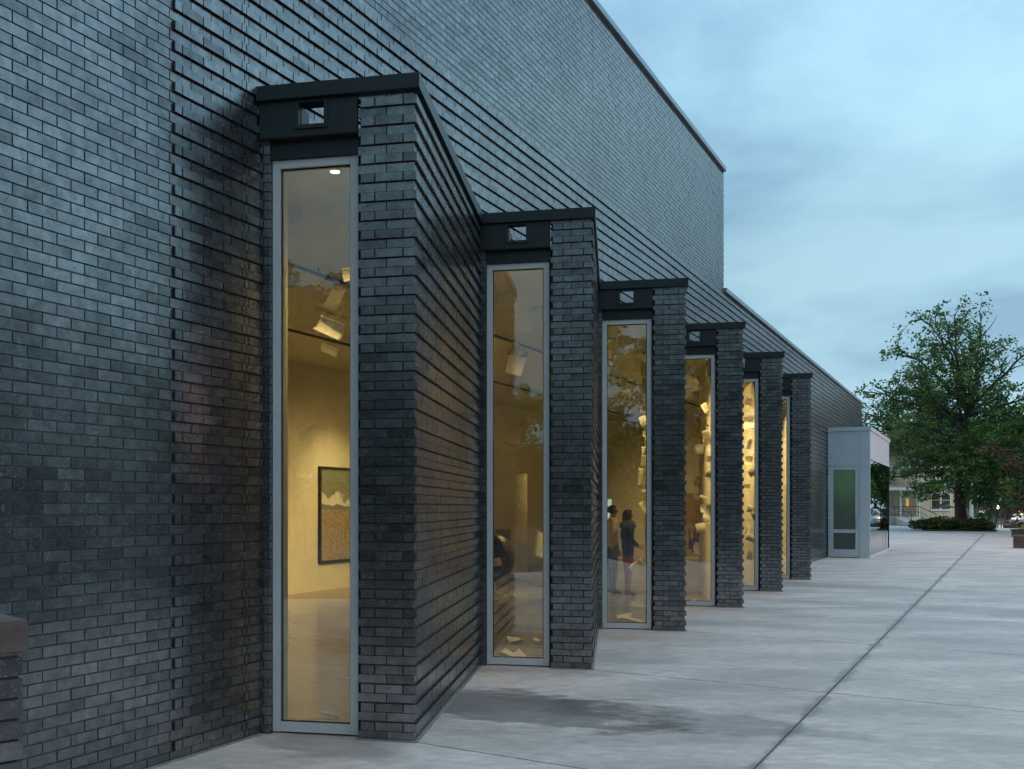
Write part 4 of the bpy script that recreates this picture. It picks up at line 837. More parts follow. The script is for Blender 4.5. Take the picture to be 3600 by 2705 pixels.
# trees behind and beside it
for (x, Yd, key, sc_, lab) in ((3225, 118, 'b', 1.02, 'dark tree behind the cream house, left of the maple trunk'), (3335, 128, 'a', 1.1, 'dark tree behind the cream house, right behind the maple trunk'), (3480, 150, 'c', 1.0, 'green tree far behind the walking people'), (3545, 135, 'b', 0.85, 'dark tree beyond the parked cars'), (3400, 170, 'b', 0.9, 'dark distant tree right of the tall light pole'), (3610, 118, 'a', 0.9, 'dark tree behind the parked cars at right edge'), (3290, 190, 'a', 1.0, 'distant dark tree over the house roof')):
    q = at(x, 1783, Yd); put_tree(key, (q.x, q.y, 0), rnd.uniform(0, 6), sc_, lab, 'trees beyond the plaza')
q = at(3745, 1783, 66); put_tree('round', (q.x, q.y, 0), 1.0, 1.0, 'bushy green tree overhanging the parked cars at right edge', 'trees beyond the plaza')
q = at(3790, 1783, 58); put_tree('lamplit', (q.x, q.y, 0), 2.2, 0.95, 'tree with orange lamplight coloured into its leaves at right edge', 'trees beyond the plaza')
q = at(4200, 1783, 52); put_tree('b', (q.x, q.y, 0), 0.6, 0.98, 'tall dark tree whose branch reaches in at right edge', 'trees beyond the plaza')
# trees around the parking lot, beside and behind the viewer; the windows and the glazed brick mirror them
off = [(-40, 0, 'b', .84), (-47, -5, 'a', .9), (-46, 3.5, 'b', .8), (-62, 14, 'c', .9), (-66, 8, 'a', .75), (-38, 19, 'c', 1.15), (-58, 1, 'b', .9), (-60, -9, 'a', 1.0), (-34, 30, 'a', 1.0), (-50, 30, 'b', 1.0), (-22, 40, 'a', .95), (-10, 46, 'b', .95), (2, 44, 'a', .9), (12, 48, 'b', .95), (22, 44, 'a', .9), (33, 47, 'b', .9), (44, 43, 'c', 1.1), (54, 46, 'b', .85), (-14, 60, 'b', 1.1), (28, 62, 'b', 1.1), (64, 40, 'a', .8)]
for k, (t, d, key, sc_) in enumerate(off):
    q = wp(t, d); put_tree(key, (q.x, q.y, 0), k*1.7, sc_*rnd.uniform(.93, 1.07), ('dark tree outside the frame behind the viewer, %s from left' % ORD[k] if k < 9 else 'dark tree outside the frame across the parking lot, %s from rear' % ORD[k-9]), 'parking lot trees outside the frame')
# shrub bed under the maple
def bush_mesh(seed):
    lv = Leaves(seed); r = random.Random(seed)
    for _ in range(60): a = r.uniform(0, 6.28); rr = math.sqrt(r.random()); lv.clump((math.cos(a)*rr*0.8, math.sin(a)*rr*0.8, 0.15 + 0.55*r.random()*(1.1-rr*0.6)), 0.26, 22, 0.13, 0.8)
    st_ = MB()
    for _ in range(7): st_.tube([(0, 0, 0), (r.uniform(-.3, .3), r.uniform(-.3, .3), .35), (r.uniform(-.6, .6), r.uniform(-.6, .6), .65)], [.02, .014, .006], 5)
    return st_.mesh('stem', M['bark']), lv.mesh('foliage', M['leaf_bush'])
BUSH = [bush_mesh(s) for s in (3, 4, 5)]
bl_, br_ = ground(3262, 1866), ground(3466, 1868)
bw_ = MB(); bw_.prism([bl_ + Vector((-.6, -.3)), br_ + Vector((.6, -.3)), br_ + Vector((3.2, 5)), bl_ + Vector((2.2, 5))], -0.02, 0.10); kind(bw_.build('planting_bed', mat('bed_soil', (0.06, 0.045, 0.03), 0.95, var=.4)), 'structure')
nb = 0
for row in range(2):
    for k in range(8):
        p = bl_.lerp(br_, (k + 0.5*row)/7.6) + Vector((0.9*row + .2, 0.6 + 1.7*row))
        if row == 1 and k in (4,): continue
        r = tag(link('shrub', None, None, (p.x, p.y, 0.09), k*1.3), f'low olive juniper shrub, {ORD[k]} from left in the {"front" if row == 0 else "back"} row below the maple', 'shrub', 'juniper shrubs under the maple'); sc_ = rnd.uniform(.95, 1.3); r.scale = (sc_*1.15, sc_, sc_*rnd.uniform(.75, .98))
        for nm, me in zip(('stem', 'foliage'), BUSH[k % 3]): o = bpy.data.objects.new(nm, me); COL.objects.link(o); o.parent = r

# ================================================================== CREAM HOUSE BEHIND THE TREE
M['stucco'] = mat('cream_stucco', (0.50, 0.47, 0.36), 0.9, var=0.10, scale=1.2, bump=0.2, bscale=40); M['wtrim'] = mat('white_trim', (0.68, 0.68, 0.64), 0.6)
M['tile'] = mat('clay_roof_tile', (0.22, 0.10, 0.075), 0.8, var=0.35, scale=3); M['awn'] = mat('grey_awning', (0.26, 0.28, 0.29), 0.6, var=0.1); M['pane_d'] = mat('dark_house_pane', (0.05, 0.055, 0.06), 0.12, var=0.1)
M['conc2'] = mat('house_concrete', (0.42, 0.38, 0.34), 0.8, var=0.15)
HYd = 95.0
house = tag(empty('cream_house', (*at(3240, 1783, HYd)[:2], 0)), 'cream stucco house with red tile roof, porch and grey awning behind maple', 'house')
def fb(name, x0, y0, x1, y1, Y, dep, m, par=house, base=False):
    a, b = at(x0, y0, Y), at(x1, y1, Y); q = MB(); q.bx(a.x, b.x, Y, Y + dep, 0.0 if base else b.z, a.z); return q.build(name, M[m] if isinstance(m, str) else m, par)
fb('upper_wall', 3085, 1602, 3305, 1783, HYd + 4, 7, 'stucco', base=True)
ra, rb = at(3078, 1604, HYd + 3.6), at(3312, 1604, HYd + 3.6); rz_ = at(0, 1566, HYd + 6).z
rm = MB(); z0 = ra.z; v8 = [(ra.x, HYd + 3.4, z0), (rb.x, HYd + 3.4, z0), (rb.x, HYd + 11.4, z0), (ra.x, HYd + 11.4, z0), (ra.x + 3, HYd + 7.4, rz_ + 1.2), (rb.x - 3, HYd + 7.4, rz_ + 1.2)]
for f in ((0, 1, 5, 4), (1, 2, 5), (2, 3, 4, 5), (3, 0, 4), (3, 2, 1, 0)): rm.quad([v8[i] for i in f])
roof = rm.build('roof', M['tile'], house)
rr_ = MB(); nrib = 44
for k in range(nrib):
    f = (k + .5)/nrib; x = ra.x + (rb.x - ra.x)*f; e = min(1, min(f, 1-f)*(rb.x-ra.x)/3.0); top = Vector((x, HYd + 3.4 + 4*e, z0 + (rz_ + 1.2 - z0)*e)); rr_.tube([(x, HYd + 3.36, z0 + .03), tuple(top + Vector((0, -.02, .05)))], 0.07, 6)
kind(rr_.build('tile_rib', M['tile'], roof), 'stuff')
for (x0, x1) in ((3150, 3172), (3200, 3222), (3262, 3284)):
    w_ = fb('upper_window', x0, 1632, x1, 1672, HYd + 3.94, .05, 'wtrim'); fb('pane', x0 + 2, 1634, x1 - 2, 1651, HYd + 3.91, .025, 'pane_d', w_); fb('pane', x0 + 2, 1653, x1 - 2, 1670, HYd + 3.91, .025, 'pane_d', w_)
fb('front_wall', 3222, 1643, 3392, 1838, HYd, 4, 'stucco', base=True); fb('parapet_cap', 3220, 1640, 3394, 1644, HYd - .1, 4.1, 'wtrim')
fb('porch_wall', 3085, 1722, 3221, 1838, HYd + 1.6, 2.3, 'stucco', base=True)
fb('porch_roof', 3080, 1706, 3236, 1712, HYd - 1.6, 5.0, 'awn'); fb('porch_fascia', 3080, 1712.5, 3236, 1724, HYd - 1.55, .2, 'wtrim')
for x in (3166, 3230):
    p = at(x, 1783, HYd - 1.2); c = MB(); c.tube([(p.x, p.y, 0.7), (p.x, p.y, at(0, 1724, HYd - 1.2).z)], 0.085, 10); c.build('porch_column', M['wtrim'], house, True)
dr = fb('door', 3177, 1747, 3213, 1819, HYd + 1.52, .07, 'wtrim'); fb('door_pane', 3186, 1753, 3207, 1781, HYd + 1.49, .025, emis('warm_door_glow', (1.0, 0.62, 0.20), 0.55), dr); fb('door_handle', 3208, 1783, 3212, 1785, HYd + 1.44, .06, 'black', dr)
ww = fb('window', 3274, 1738, 3343, 1793, HYd - .06, .05, 'wtrim')
for (x0, x1) in ((3277, 3304), (3312, 3340)):
    for (y0, y1) in ((1741, 1758), (1760, 1790)):
        for h_ in (0, 1): xm = (x0+x1)/2; fb('pane', x0 if h_ == 0 else xm + .6, y0, xm - .6 if h_ == 0 else x1, y1, HYd - .09, .025, 'pane_d', ww)
fb('window_sill', 3272, 1793, 3346, 1796, HYd - .16, .15, 'wtrim', ww)
aw0, aw1 = at(3272, 1690, HYd), at(3345, 1738, HYd)
aw = empty('awning', (aw0.x, HYd, aw1.z), house); nst = 18
for k in range(nst):
    a, b = aw0.x + (aw1.x-aw0.x)*k/nst, aw0.x + (aw1.x-aw0.x)*(k+1)/nst; q = MB(); s_ = 0.006 if k % 2 else 0.03; zt_ = aw0.z; zm = aw1.z + .22; zb_ = aw1.z
    for lo in ((HYd - .02, zt_, HYd - .95, zm), (HYd - .95, zm, HYd - .96, zb_)):
        q.v += [(a + .004, lo[0], lo[1] + s_), (b - .004, lo[0], lo[1] + s_), (b - .004, lo[2] - s_, lo[3]), (a + .004, lo[2] - s_, lo[3])]; n0 = len(q.v) - 4; q.f.append((n0, n0+1, n0+2, n0+3)); q.t.append(0); q.m.append(0)
    o = q.build('awning_slat', M['awn'], aw); md = o.modifiers.new('t', 'SOLIDIFY'); md.thickness = 0.02
plat = fb('porch_platform', 3085, 1818, 3213, 1838, HYd - 4.0, 5.5, 'conc2', base=True)
# ramp
ra_, rb_ = at(3206, 1848, HYd - 7), at(3297, 1848, HYd - 7); zt_ = at(0, 1817, HYd - 2).z
rp = MB(); pts = [(-8.6, 0.0), (-6.6, 0.14), (-3.8, zt_), (-0.05, zt_)]
for (a, b) in zip(pts, pts[1:]): rp.v += [(ra_.x, HYd + a[0], a[1]), (rb_.x, HYd + a[0], a[1]), (rb_.x, HYd + b[0], b[1]), (ra_.x, HYd + b[0], b[1])]; n0 = len(rp.v) - 4; rp.f.append((n0, n0+1, n0+2, n0+3)); rp.t.append(0); rp.m.append(0)
for x in (ra_.x, rb_.x): rp.v += [(x, HYd + p[0], p[1]) for p in pts] + [(x, HYd - .05, 0)]; n0 = len(rp.v) - 5; rp.f.append(tuple(range(n0, n0+5))); rp.t.append(0); rp.m.append(0)
rp.build('ramp', M['conc2'], house)
for (x, col) in ((ra_.x + .05, 'black'), (rb_.x - .05, 'black')):
    r_ = MB(); h1 = 0.95
    r_.tube([(x, HYd - 6.8, 0.10), (x, HYd - 6.8, 0.10 + h1), (x, HYd - 3.8, zt_ + h1), (x, HYd - 0.4, zt_ + h1), (x, HYd - .4, zt_)], 0.03, 6); r_.tube([(x, HYd - 6.8, 0.55), (x, HYd - 3.8, zt_ + .45), (x, HYd - .4, zt_ + .45)], 0.022, 6); r_.tube([(x, HYd - 3.8, zt_), (x, HYd - 3.8, zt_ + h1)], 0.03, 6)
    r_.build('ramp_railing', M['black'], house)
br2 = MB(); x0_, x1_ = at(3170, 0, HYd - 3.9).x, ra_.x
for z in (.08, .5, .92): br2.tube([(x0_, HYd - 3.85, zt_ + z), (x1_, HYd - 3.85, zt_ + z)], 0.035, 6)
br2.build('porch_railing', mat('tan_railing', (0.25, 0.17, 0.08), 0.6), house)
sr = MB(); sr.tube([(ra_.x + .1, HYd - .9, zt_ + .95), (rb_.x, HYd - .9, zt_ + .95)], 0.03, 6); sr.tube([(ra_.x + .1, HYd - .9, zt_ + .45), (rb_.x, HYd - .9, zt_ + .45)], 0.022, 6); sr.build('landing_railing', M['black'], house)
sg = fb('reserved_sign', 3133, 1796, 3155, 1802, HYd - 1.35, .02, 'wtrim')
def text(s_, size, m, loc, rot, par, name='lettering', ext=0.004):
    c = bpy.data.curves.new('t', 'FONT'); c.body = s_; c.size = size; c.align_x = 'CENTER'; c.align_y = 'CENTER'; c.extrude = ext
    o = bpy.data.objects.new('t', c); COL.objects.link(o); bpy.context.view_layer.update(); me = bpy.data.meshes.new_from_object(o.evaluated_get(bpy.context.evaluated_depsgraph_get())); bpy.data.objects.remove(o)
    me.materials.clear(); me.materials.append(m); t_ = bpy.data.objects.new(name, me); COL.objects.link(t_); t_.rotation_euler = rot
    if par: t_.parent = par; t_.location = Vector(loc) - WLOC.get(par, Vector((0, 0, 0)))
    else: t_.location = loc
    return t_
pc = at(3144, 1799, HYd - 1.36); text('RESERVED', 0.155, M['black'], (pc.x, HYd - 1.357, pc.z), (math.radians(90), 0, 0), sg)
sp_ = MB(); 
for x in (3139, 3160): p = at(x, 0, HYd - 1.3); sp_.tube([(p.x, HYd - 1.31, zt_), (p.x, HYd - 1.31, zt_ + 1.7)], 0.02, 6)
sp_.build('sign_post', M['black'], house)

# patio umbrella over a picnic table
uc = at(3318, 1783, 88.0); um = tag(empty('patio_umbrella', (uc.x, uc.y, 0)), 'dark green patio umbrella in front of the awning window', 'umbrella')
M['ugreen'] = mat('dark_green_canvas', (0.012, 0.035, 0.032), 0.8)
ut, ue = at(0, 1768, 88).z, at(0, 1786, 88).z; c = MB(); R_ = 1.05; c.v.append((uc.x, uc.y, ut))
for k in range(8): a = k*math.pi/4 + .2; c.v.append((uc.x + R_*math.cos(a), uc.y + R_*math.sin(a), ue))
for k in range(8): c.f.append((0, 1 + k, 1 + (k+1) % 8)); c.t.append(0); c.m.append(0)
o = c.build('canopy', M['ugreen'], um); o.modifiers.new('t', 'SOLIDIFY').thickness = 0.02
c = MB(); c.tube([(uc.x, uc.y, 0), (uc.x, uc.y, ut + .09)], 0.025, 8); c.build('pole', M['wtrim'], um); c = MB(); c.lathe((uc.x, uc.y, 0), [(.25, 0), (.25, .06), (.05, .10)], 12); c.build('base', M['black'], um)
ptb = tag(empty('picnic_table', (uc.x, uc.y, 0)), 'dark green picnic table under the patio umbrella', 'table')
for (x0, x1, y0, y1, z0, z1, nm) in ((-.9, .9, -.36, -.05, .70, .75, 'table_top'), (-.9, .9, .05, .36, .70, .75, 'table_top'), (-.9, .9, -.75, -.5, .42, .46, 'bench'), (-.9, .9, .5, .75, .42, .46, 'bench'), (-.7, -.62, -.7, .7, .0, .70, 'leg'), (.62, .7, -.7, .7, 0, .70, 'leg')):
    b = MB(); b.bx(uc.x + x0, uc.x + x1, uc.y + y0, uc.y + y1, z0, z1); b.build(nm, M['ugreen'], ptb)
for k, x in enumerate((3305, 3341)):
    p = at(x, 1783, 84.0); b = MB(); b.lathe((p.x, p.y, 0), [(.11, 0), (.11, .78), (.09, .86), (.03, .90)], 14); tag(b.build('bollard', mat('yellow_paint%d' % k, (0.42, 0.32, 0.05), 0.6)), 'yellow bollard behind the shrubs, ' + ('left' if k == 0 else 'right') + ' one of two', 'bollard', 'yellow bollards')

# ================================================================== STREET FURNITURE
def pole(name, label, cat, x, Y, y_top, r, m, parts, group=None):
    p = at(x, 1783, Y); zt_ = at(0, y_top, Y).z; root = tag(empty(name, (p.x, p.y, 0)), label, cat, group); b = MB(); b.tube([(p.x, p.y, 0), (p.x, p.y, zt_)], [r*1.1, r*0.8], 10); b.build('pole', M[m] if isinstance(m, str) else m, root, True); parts(root, p, zt_); return root
def lightpole(root, p, zt_):
    b = MB(); b.lathe((p.x, p.y, 0), [(.42, 0), (.42, .75), (.38, .80)], 14); b.build('concrete_base', M['conc2'], root); b = MB(); b.lathe((p.x, p.y, .80), [(.20, 0), (.20, .03), (.13, .06), (.12, .30)], 12); b.build('base_flange', M['wtrim'], root)
    b = MB(); b.bx(p.x - .1, p.x + .9, p.y - .15, p.y + .15, zt_ - .08, zt_ + .08); b.build('lamp_head', M['panel'], root)
pole('light_pole', 'tall pale grey light pole right of the maple trunk', 'light pole', 3415, 82, 1475, .13, 'wtrim', lightpole)
LAMP = (1.0, 0.66, 0.40)
M['globe'] = emis('street_lamp_globe', (1.0, 0.80, 0.50), 9.0)
def lamp_parts(pw, n=1, cr_=0.0):
    def f(root, p, zt_):
        for k in range(n):
            dx_ = (k - (n-1)/2) * 0.42; b = MB(); b.lathe((p.x + dx_, p.y, zt_ + .02), [(.05, 0), (.15, .06), (.18, .18), (.15, .30), (.05, .36)], 12); b.build('globe', M['globe'], root, True)
            c = MB(); c.lathe((p.x + dx_, p.y, zt_ + .36 + .02), [(.10, 0), (.05, .04), (.02, .10)], 10); c.build('finial', M['black'], root)
        if n > 1: b = MB(); b.tube([(p.x - .25, p.y, zt_), (p.x + .25, p.y, zt_)], .025, 6); b.build('cross_arm', M['black'], root)
        if pw: point('lamp_light', (p.x, p.y - .5, zt_ + .2), pw, LAMP, .18, root)
    return f
pole('street_lamp', 'lit globe street lamp just right of the tall light pole', 'street lamp', 3442, 92, 1716, .05, 'black', lamp_parts(260), 'lit street lamps')
pole('street_lamp', 'lit twin globe street lamp above the parked cars', 'street lamp', 3533, 86, 1748, .05, 'black', lamp_parts(320, 2), 'lit street lamps')
pole('street_lamp', 'small lit path lamp behind the walking people', 'street lamp', 3508, 118, 1790, .04, 'black', lamp_parts(160), 'lit street lamps')
pole('street_lamp', 'small dim lit lamp among foliage left of the pink-lit building', 'street lamp', 3459, 125, 1768, .04, 'black', lamp_parts(60), 'lit street lamps')
# lamps of the parking lot, to the right of the view, that tint the plaza
for k, (t, d) in enumerate(((-4.0, 26.0), (38.0, 12.5), (50, 13))):
    q = wp(t, d); r_ = tag(empty('street_lamp', (q.x, q.y, 0)), f'parking lot street lamp outside the frame, {ORD[k]} counted away from the viewer', 'street lamp', 'lit street lamps')
    b = MB(); b.tube([(q.x, q.y, 0), (q.x, q.y, 4.6)], [.07, .045], 8); b.build('pole', M['black'], r_); lamp_parts(0)(r_, q, 4.6); point('lamp_light', (q.x, q.y, 4.75), (2600, 3400, 3000)[k], (1.0, 0.52, 0.42), .2, r_)
pole('sign_pole', 'thin brown sign pole beside the parked white car', 'sign pole', 3520, 78, 1748, .035, mat('rusty_pole', (0.16, 0.09, 0.06), .7), lambda r_, p, z: None)
for k, x in enumerate((3455, 3467)): pole('short_post', 'short grey post by the shrub bed, ' + ('left' if k == 0 else 'right') + ' one of two', 'post', x, 80 - 4*k, 1822, .05, 'panel', lambda r_, p, z: None, 'short grey posts')
ub = at(3415, 1783, 83); b = MB(); 
cab = tag(empty('utility_cabinet', (ub.x + .2, ub.y, 0)), 'dark green utility cabinet beside the light pole base', 'cabinet')
b.bx(ub.x - 1.0, ub.x - .45, ub.y + 1, ub.y + 1.8, 0, .85); b.bx(ub.x + .5, ub.x + 1.7, ub.y + 1, ub.y + 1.9, 0, .95); b.build('case', mat('cabinet_green', (0.03, 0.055, 0.04), .5), cab); b = MB(); b.bx(ub.x + 1.0, ub.x + 1.6, ub.y + .97, ub.y + .998, .62, .80); b.build('label_plate', mat('green_plate', (0.2, .36, .28), .5), cab)
# stone planter walls and hydrant at the right
M['stone'] = brick_mat('rough_brownstone', [(0.10, 0.075, 0.06), (0.16, 0.11, 0.085), (0.20, 0.15, 0.115), (0.13, 0.12, 0.11)], 1.45, 0.8)
M['stone2'] = brick_mat('mossy_grey_stone', [(0.05, 0.06, 0.055), (0.08, 0.085, 0.075), (0.10, 0.10, 0.09)], 1.45, 0.8)
def stone_wall(px, py, label, L_, dep, H_, m, rows):
    q = ground(px, py); root = tag(empty('stone_planter_wall', (q.x, q.y, 0)), label, 'stone wall', 'stone planter walls'); rr = random.Random(px)
    c = MB(); c.box(q, NO, A, .03, L_ - .03, .03, dep - .03, -.02, H_ - .06); c.build('core', M['mortar'], root)
    z = 0.0
    for r_ in range(rows):
        h_ = (H_ - .07)/rows * (rr.uniform(.9, 1.1) if r_ < rows-1 else 1); z1 = min(z + h_, H_ - .07); u = 0.0
        while u < L_ - .05:
            l_ = min(rr.uniform(.28, .6), L_ - u); b = MB(); j = rr.uniform(-.02, .015); b.box(q, NO, A, u + .006, u + l_ - .006, j, dep + j, z + .006, z1 - .004, tone=rr.random()); b.build('stone', M[m], root); u += l_
        z = z1
    u = -.04
    while u < L_: l_ = min(rr.uniform(.6, 1.0), L_ + .04 - u); b = MB(); b.box(q, NO, A, u, u + l_ - .006, -.05, dep + .05, H_ - .07, H_, tone=rr.random()); b.build('cap_stone', M[m], root); u += l_
stone_wall(3562, 1928, 'low brown stone planter wall nearest the viewer at right edge', 3.2, .6, .53, 'stone', 4)
stone_wall(3556, 1888, 'low mossy grey stone planter wall behind the brown one', 4.0, 1.0, .42, 'stone2', 3)
stone_wall(3526, 1857, 'low brown stone kerb wall in front of the parked cars', 3.0, .5, .26, 'stone', 2)
hy = at(3590, 1783, 62.0); hyd = tag(empty('fire_hydrant', (hy.x, hy.y, 0)), 'yellow fire hydrant standing behind the grey stone wall', 'hydrant'); M['hyd'] = mat('hydrant_yellow', (0.42, 0.36, 0.10), .5)
b = MB(); b.lathe((hy.x, hy.y, 0), [(.20, 0), (.20, .05), (.13, .07), (.13, .52), (.17, .55), (.17, .60), (.13, .63), (.09, .72), (.04, .77), (.035, .82)], 14); b.build('barrel', M['hyd'], hyd, True)
for sgx in (-1, 1): b = MB(); b.tube([(hy.x, hy.y, .44), (hy.x + sgx*.21, hy.y, .44)], .055, 10); b.build('side_outlet', M['hyd'], hyd)
b = MB(); b.tube([(hy.x, hy.y, .38), (hy.x, hy.y - .22, .38)], .07, 10); b.build('front_outlet', M['hyd'], hyd)
# far building, pink lamplight coloured into its wall, with sign
pb = tag(empty('distant_building', (*at(3490, 1783, 150)[:2], 0)), 'distant building wall with pink lamplight in its colour behind the walking people', 'building')
M['pink'] = mat('pink_lit_stucco', (0.46, 0.33, 0.29), .9); fb('wall', 3405, 1755, 3492, 1840, 150, 8, 'pink', pb, True); fb('dark_window', 3475, 1766, 3484, 1778, 149.9, .08, 'pane_d', pb); fb('pilaster', 3489, 1750, 3497, 1840, 149.6, .5, 'conc2', pb, True); fb('roof_edge', 3403, 1752, 3496, 1756, 149.5, 8.5, 'conc2', pb)
fb('neighbour_wall', 3500, 1762, 3640, 1840, 156, 8, mat('dark_brick_far', (0.10, .06, .05), .9), pb, True)
si = tag(empty('lit_sign', (*at(3454, 1783, 112)[:2], 0)), 'small white lit sign panel left of the walking people', 'sign'); fb('panel', 3446, 1795, 3465, 1806, 112, .1, emis('sign_glow', (.85, 1.0, .85), 1.6), si)
for x in (3449, 3462): q = at(x, 0, 112); b = MB(); b.tube([(q.x, 112.05, 0), (q.x, 112.05, at(0, 1806, 112).z)], .03, 6); b.build('post', M['black'], si)

# ================================================================== CARS
M['tyre'] = mat('tyre', (.012, .012, .012), .85); M['rim'] = mat('alloy_rim', (.5, .5, .52), .3, .8); M['cglass'] = mat('car_glass', (.02, .024, .028), .06, spec=.8); M['lampc'] = mat('headlamp', (.62, .62, .6), .12); M['chrome'] = mat('chrome', (.6, .6, .6), .2, .9); M['plate'] = mat('number_plate', (.5, .5, .48), .5); M['redlamp'] = mat('tail_lamp', (.3, .01, .01), .2)
def loft(mb, rings, mi=0):
    n = len(rings[0]); b = len(mb.v)
    for r in rings: mb.v += [tuple(p) for p in r]
    for i in range(len(rings)-1):
        for j in range(n-1): mb.f.append((b+i*n+j, b+i*n+j+1, b+(i+1)*n+j+1, b+(i+1)*n+j)); mb.t.append(0); mb.m.append(mi)
    mb.f.append(tuple(b + j for j in range(n))[::-1]); mb.f.append(tuple(b + (len(rings)-1)*n + j for j in range(n))); mb.t += [0, 0]; mb.m += [mi, mi]
def car(label, loc, rotz, col, suv=False):
    k = 1.14 if suv else 1.0; paint = mat('car_paint', col, .28, .35, var=.02, spec=.6); root = tag(link('parked_car', None, None, loc, rotz), label, 'car', 'cars parked beyond the path')
    def put(mb, name, m, sm=True, par=None): o = bpy.data.objects.new(name, mb.mesh(name, m, sm)); COL.objects.link(o); o.parent = par or root; return o
    b = MB(); st = [(2.28, .62, .30, .56, .60), (2.20, .80, .22, .60, .68), (1.95, .88, .20, .66, .78), (1.3, .905, .20, .70, .88), (.7, .91, .20, .72, .96), (0, .91, .20, .73, .98), (-.9, .91, .20, .74, 1.0), (-1.6, .90, .20, .76, 1.01), (-2.05, .86, .22, .76, .98), (-2.25, .72, .32, .70, .90)]
    rings = []
    for (x, w, zb, zm, zt_) in st: rings.append([(x, -w*.86, zb*k), (x, -w, (zb + .12)*k), (x, -w, zm*k), (x, -w*.93, (zm + (zt_-zm)*.55)*k), (x, -w*.70, zt_*k), (x, 0, (zt_ + .025)*k), (x, w*.70, zt_*k), (x, w*.93, (zm + (zt_-zm)*.55)*k), (x, w, zm*k), (x, w, (zb + .12)*k), (x, w*.86, zb*k)])
    loft(b, rings); body = put(b, 'body', paint)
    c = MB(); top = 1.46*k if not suv else 1.78
    cs = [(1.05, .72, .92*k, .93*k), (.35, .66, .96*k, top - .06), (-.1, .64, .97*k, top), (-.9, .63, .98*k, top - .01), (-1.35, .63, .99*k, top - .10 if not suv else top - .03), (-1.95, .70, .98*k, 1.0*k if not suv else 1.1*k)]
    loft(c, [[(x, -w*1.16, zb), (x, -w*1.02, zb + (zt_-zb)*.62), (x, -w*.86, zt_ - .01), (x, 0, zt_ + .02), (x, w*.86, zt_ - .01), (x, w*1.02, zb + (zt_-zb)*.62), (x, w*1.16, zb)] for (x, w, zb, zt_) in cs]); put(c, 'cabin_glass', M['cglass'])
    rf_ = MB(); loft(rf_, [[(x, -w, z - .02), (x, -w*.9, z + .012), (x, 0, z + .04), (x, w*.9, z + .012), (x, w, z - .02)] for (x, w, z) in ((.42, .60, top - .06), (-.1, .60, top), (-.9, .59, top - .01), (-1.38, .57, top - .10 if not suv else top - .03))]); put(rf_, 'roof', paint)
    pl_ = MB()
    for sgn in (-1, 1):
        for (xa, za, xb, zb2) in ((1.05, .95*k, .35, top - .05), (-.35, .97*k, -.35, top), (-1.9, 1.0*k, -1.35, top - .08)): pl_.tube([(xa, sgn*.80, za), (xb, sgn*.60, zb2)], .035, 6)
    put(pl_, 'roof_pillar', paint)
    for sgn in (-1, 1):
        for x in (1.42, -1.40):
            w = MB(); w.tube([(x, sgn*.72, .33), (x, sgn*.925, .33)], .33, 20); wo = put(w, 'wheel', M['tyre'], False); r = MB(); r.tube([(x, sgn*.926, .33), (x, sgn*.935, .33)], .21, 14); put(r, 'rim', M['rim'], False, wo)
        h = MB(); h.tube([(2.05, sgn*.76, .66*k), (2.16, sgn*.68, .65*k), (2.27, sgn*.52, .62*k)], [.05, .085, .05], 8); put(h, 'headlight', M['lampc']); t_ = MB(); t_.tube([(-2.02, sgn*.80, .84*k), (-2.22, sgn*.60, .82*k)], [.07, .06], 8); put(t_, 'tail_light', M['redlamp'])
        mi_ = MB(); mi_.tube([(.72, sgn*.90, 1.0*k), (.68, sgn*1.02, 1.02*k)], [.05, .085], 8); put(mi_, 'wing_mirror', paint)
    g_ = MB(); g_.box((2.20, 0), (1, 0), (0, 1), 0, .075, -.42, .42, .50*k, .62*k); go = put(g_, 'grille', M['black'], False)
    for z in (.53, .56, .59): s_ = MB(); s_.bx(2.275, 2.282, -.40, .40, z*k - .006, z*k + .006); put(s_, 'grille_bar', M['chrome'], False, go)
    lg = MB(); lg.bx(2.16, 2.26, -.62, .62, .28*k, .40*k); put(lg, 'air_intake', M['black'], False); pl2 = MB(); pl2.bx(2.277, 2.292, -.16, .16, .40*k, .49*k); put(pl2, 'number_plate', M['plate'], False)
    return root
cn_ = ground(3584, 1853); hd_ = math.atan2(-.62, -.78); fw_ = Vector((-.78, -.62))
for k, (lab, col, suv) in enumerate((('silver parked sedan nearest the path at right edge', (.40, .41, .43), False), ('white parked sedan with dark grille, between silver and black cars', (.72, .73, .74), False), ('black parked suv behind the white sedan', (.012, .013, .015), True), ('silver parked car far behind the black suv', (.42, .43, .45), False), ('second silver parked car far behind the black suv', (.30, .31, .33), False))):
    p = cn_ + A*(3.3*k) + Vector((.25*k, 0)) - fw_*2.2; car(lab, (p.x, p.y, -.025), hd_, col, suv)
for k, (t, d) in enumerate(((-14, 26), (-11, 26), (-5, 27), (-2, 27), (6, 27), (9, 27))):
    q = wp(t, d); car(f'parking lot car outside the frame, {ORD[k]} counted away from the viewer', (q.x, q.y, -.025), math.atan2(-NO.y, -NO.x), [(.3, .31, .33), (.05, .06, .08), (.6, .6, .6), (.15, .02, .02), (.4, .4, .41), (.03, .03, .03)][k], k == 3)
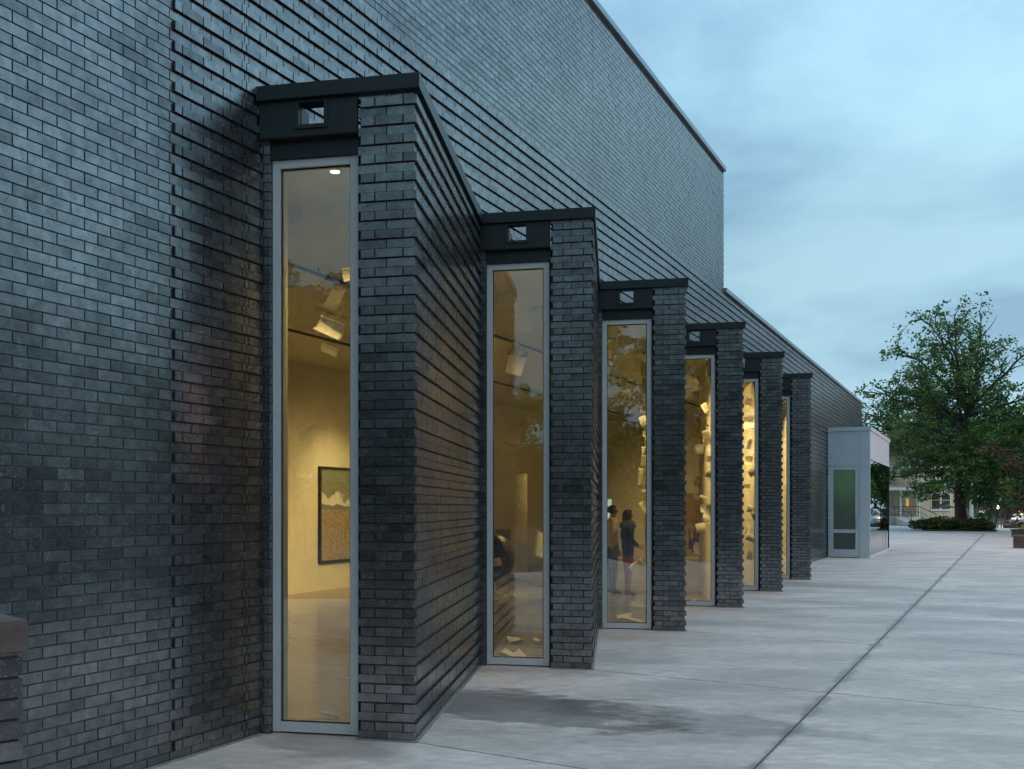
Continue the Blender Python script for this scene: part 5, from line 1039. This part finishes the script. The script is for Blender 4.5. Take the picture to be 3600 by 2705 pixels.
# street-name sign that shows mirrored in the first window
pln = P_(0) + CD*FV; qv = at(1069, 1671, 34.0); v2 = V2(qv) - pln; qm = V2(qv) - CD*(2*v2.dot(CD))
bs = tag(empty('street_sign', (qm.x, qm.y, 0)), 'street sign outside the frame, its lettering mirrored in the first window', 'sign'); ang = math.atan2(UD.y, UD.x) + math.pi
b = MB(); b.bx(-.42, .42, -.02, .02, -.12, .12); o = b.build('plate', mat('sign_green', (.02, .035, .03), .5)); o.parent = bs; o.location = (0, 0, qv.z); o.rotation_euler = (0, 0, ang + math.pi)
mw_ = emis('sign_letters', (.9, .9, .8), .7)
t_ = text('BLAKE', .22, mw_, (0, 0, 0), (math.radians(90), 0, ang + math.pi), None); t_.parent = bs; t_.location = Vector((CD.x*.024, CD.y*.024, qv.z)); t_.rotation_euler = (math.radians(90), 0, math.atan2(CD.y, CD.x) + math.pi/2)
b = MB(); b.tube([(0, 0, 0), (0, 0, qv.z - .12)], .03, 8); o = b.build('post', M['black']); o.parent = bs

# buildings across the lot and behind the viewer, met only in reflections
def block(label, t0, t1, d0, d1, h, m):
    c = wp((t0+t1)/2, (d0+d1)/2); r = tag(empty('distant_building', (c.x, c.y, 0)), label, 'building'); b = MB(); b.box(W1, A, NO, t0, t1, d0, d1, 0, h); w_ = b.build('wall', M[m], r)
    b = MB(); b.box(W1, A, NO, t0 - .3, t1 + .3, d0 - .3, d1 + .3, h + .003, h + .4); b.build('roof', M['dark_metal'], r)
    n = int((d1-d0)/4) if (d1-d0) > (t1-t0) else int((t1-t0)/4)
    for k in range(n):
        for z in (1.0, 4.0):
            if z + 1.6 > h: continue
            b = MB()
            if (d1-d0) > (t1-t0): b.box(W1, A, NO, t1 + .002, t1 + .06, d0 + 4*k + 1.2, d0 + 4*k + 2.8, z, z + 1.6)
            else: b.box(W1, A, NO, t0 + 4*k + 1.2, t0 + 4*k + 2.8, d0 - .06, d0 - .002, z, z + 1.6)
            b.build('window', M['pane_d'], r)
M['lot_wall'] = mat('brown_brick_far', (0.13, 0.085, 0.065), .9)
block('brown building outside the frame behind the viewer', -84, -74, -45, 50, 7.0, 'lot_wall')
block('brown building outside the frame across the parking lot', -40, 75, 72, 82, 6.5, 'lot_wall')
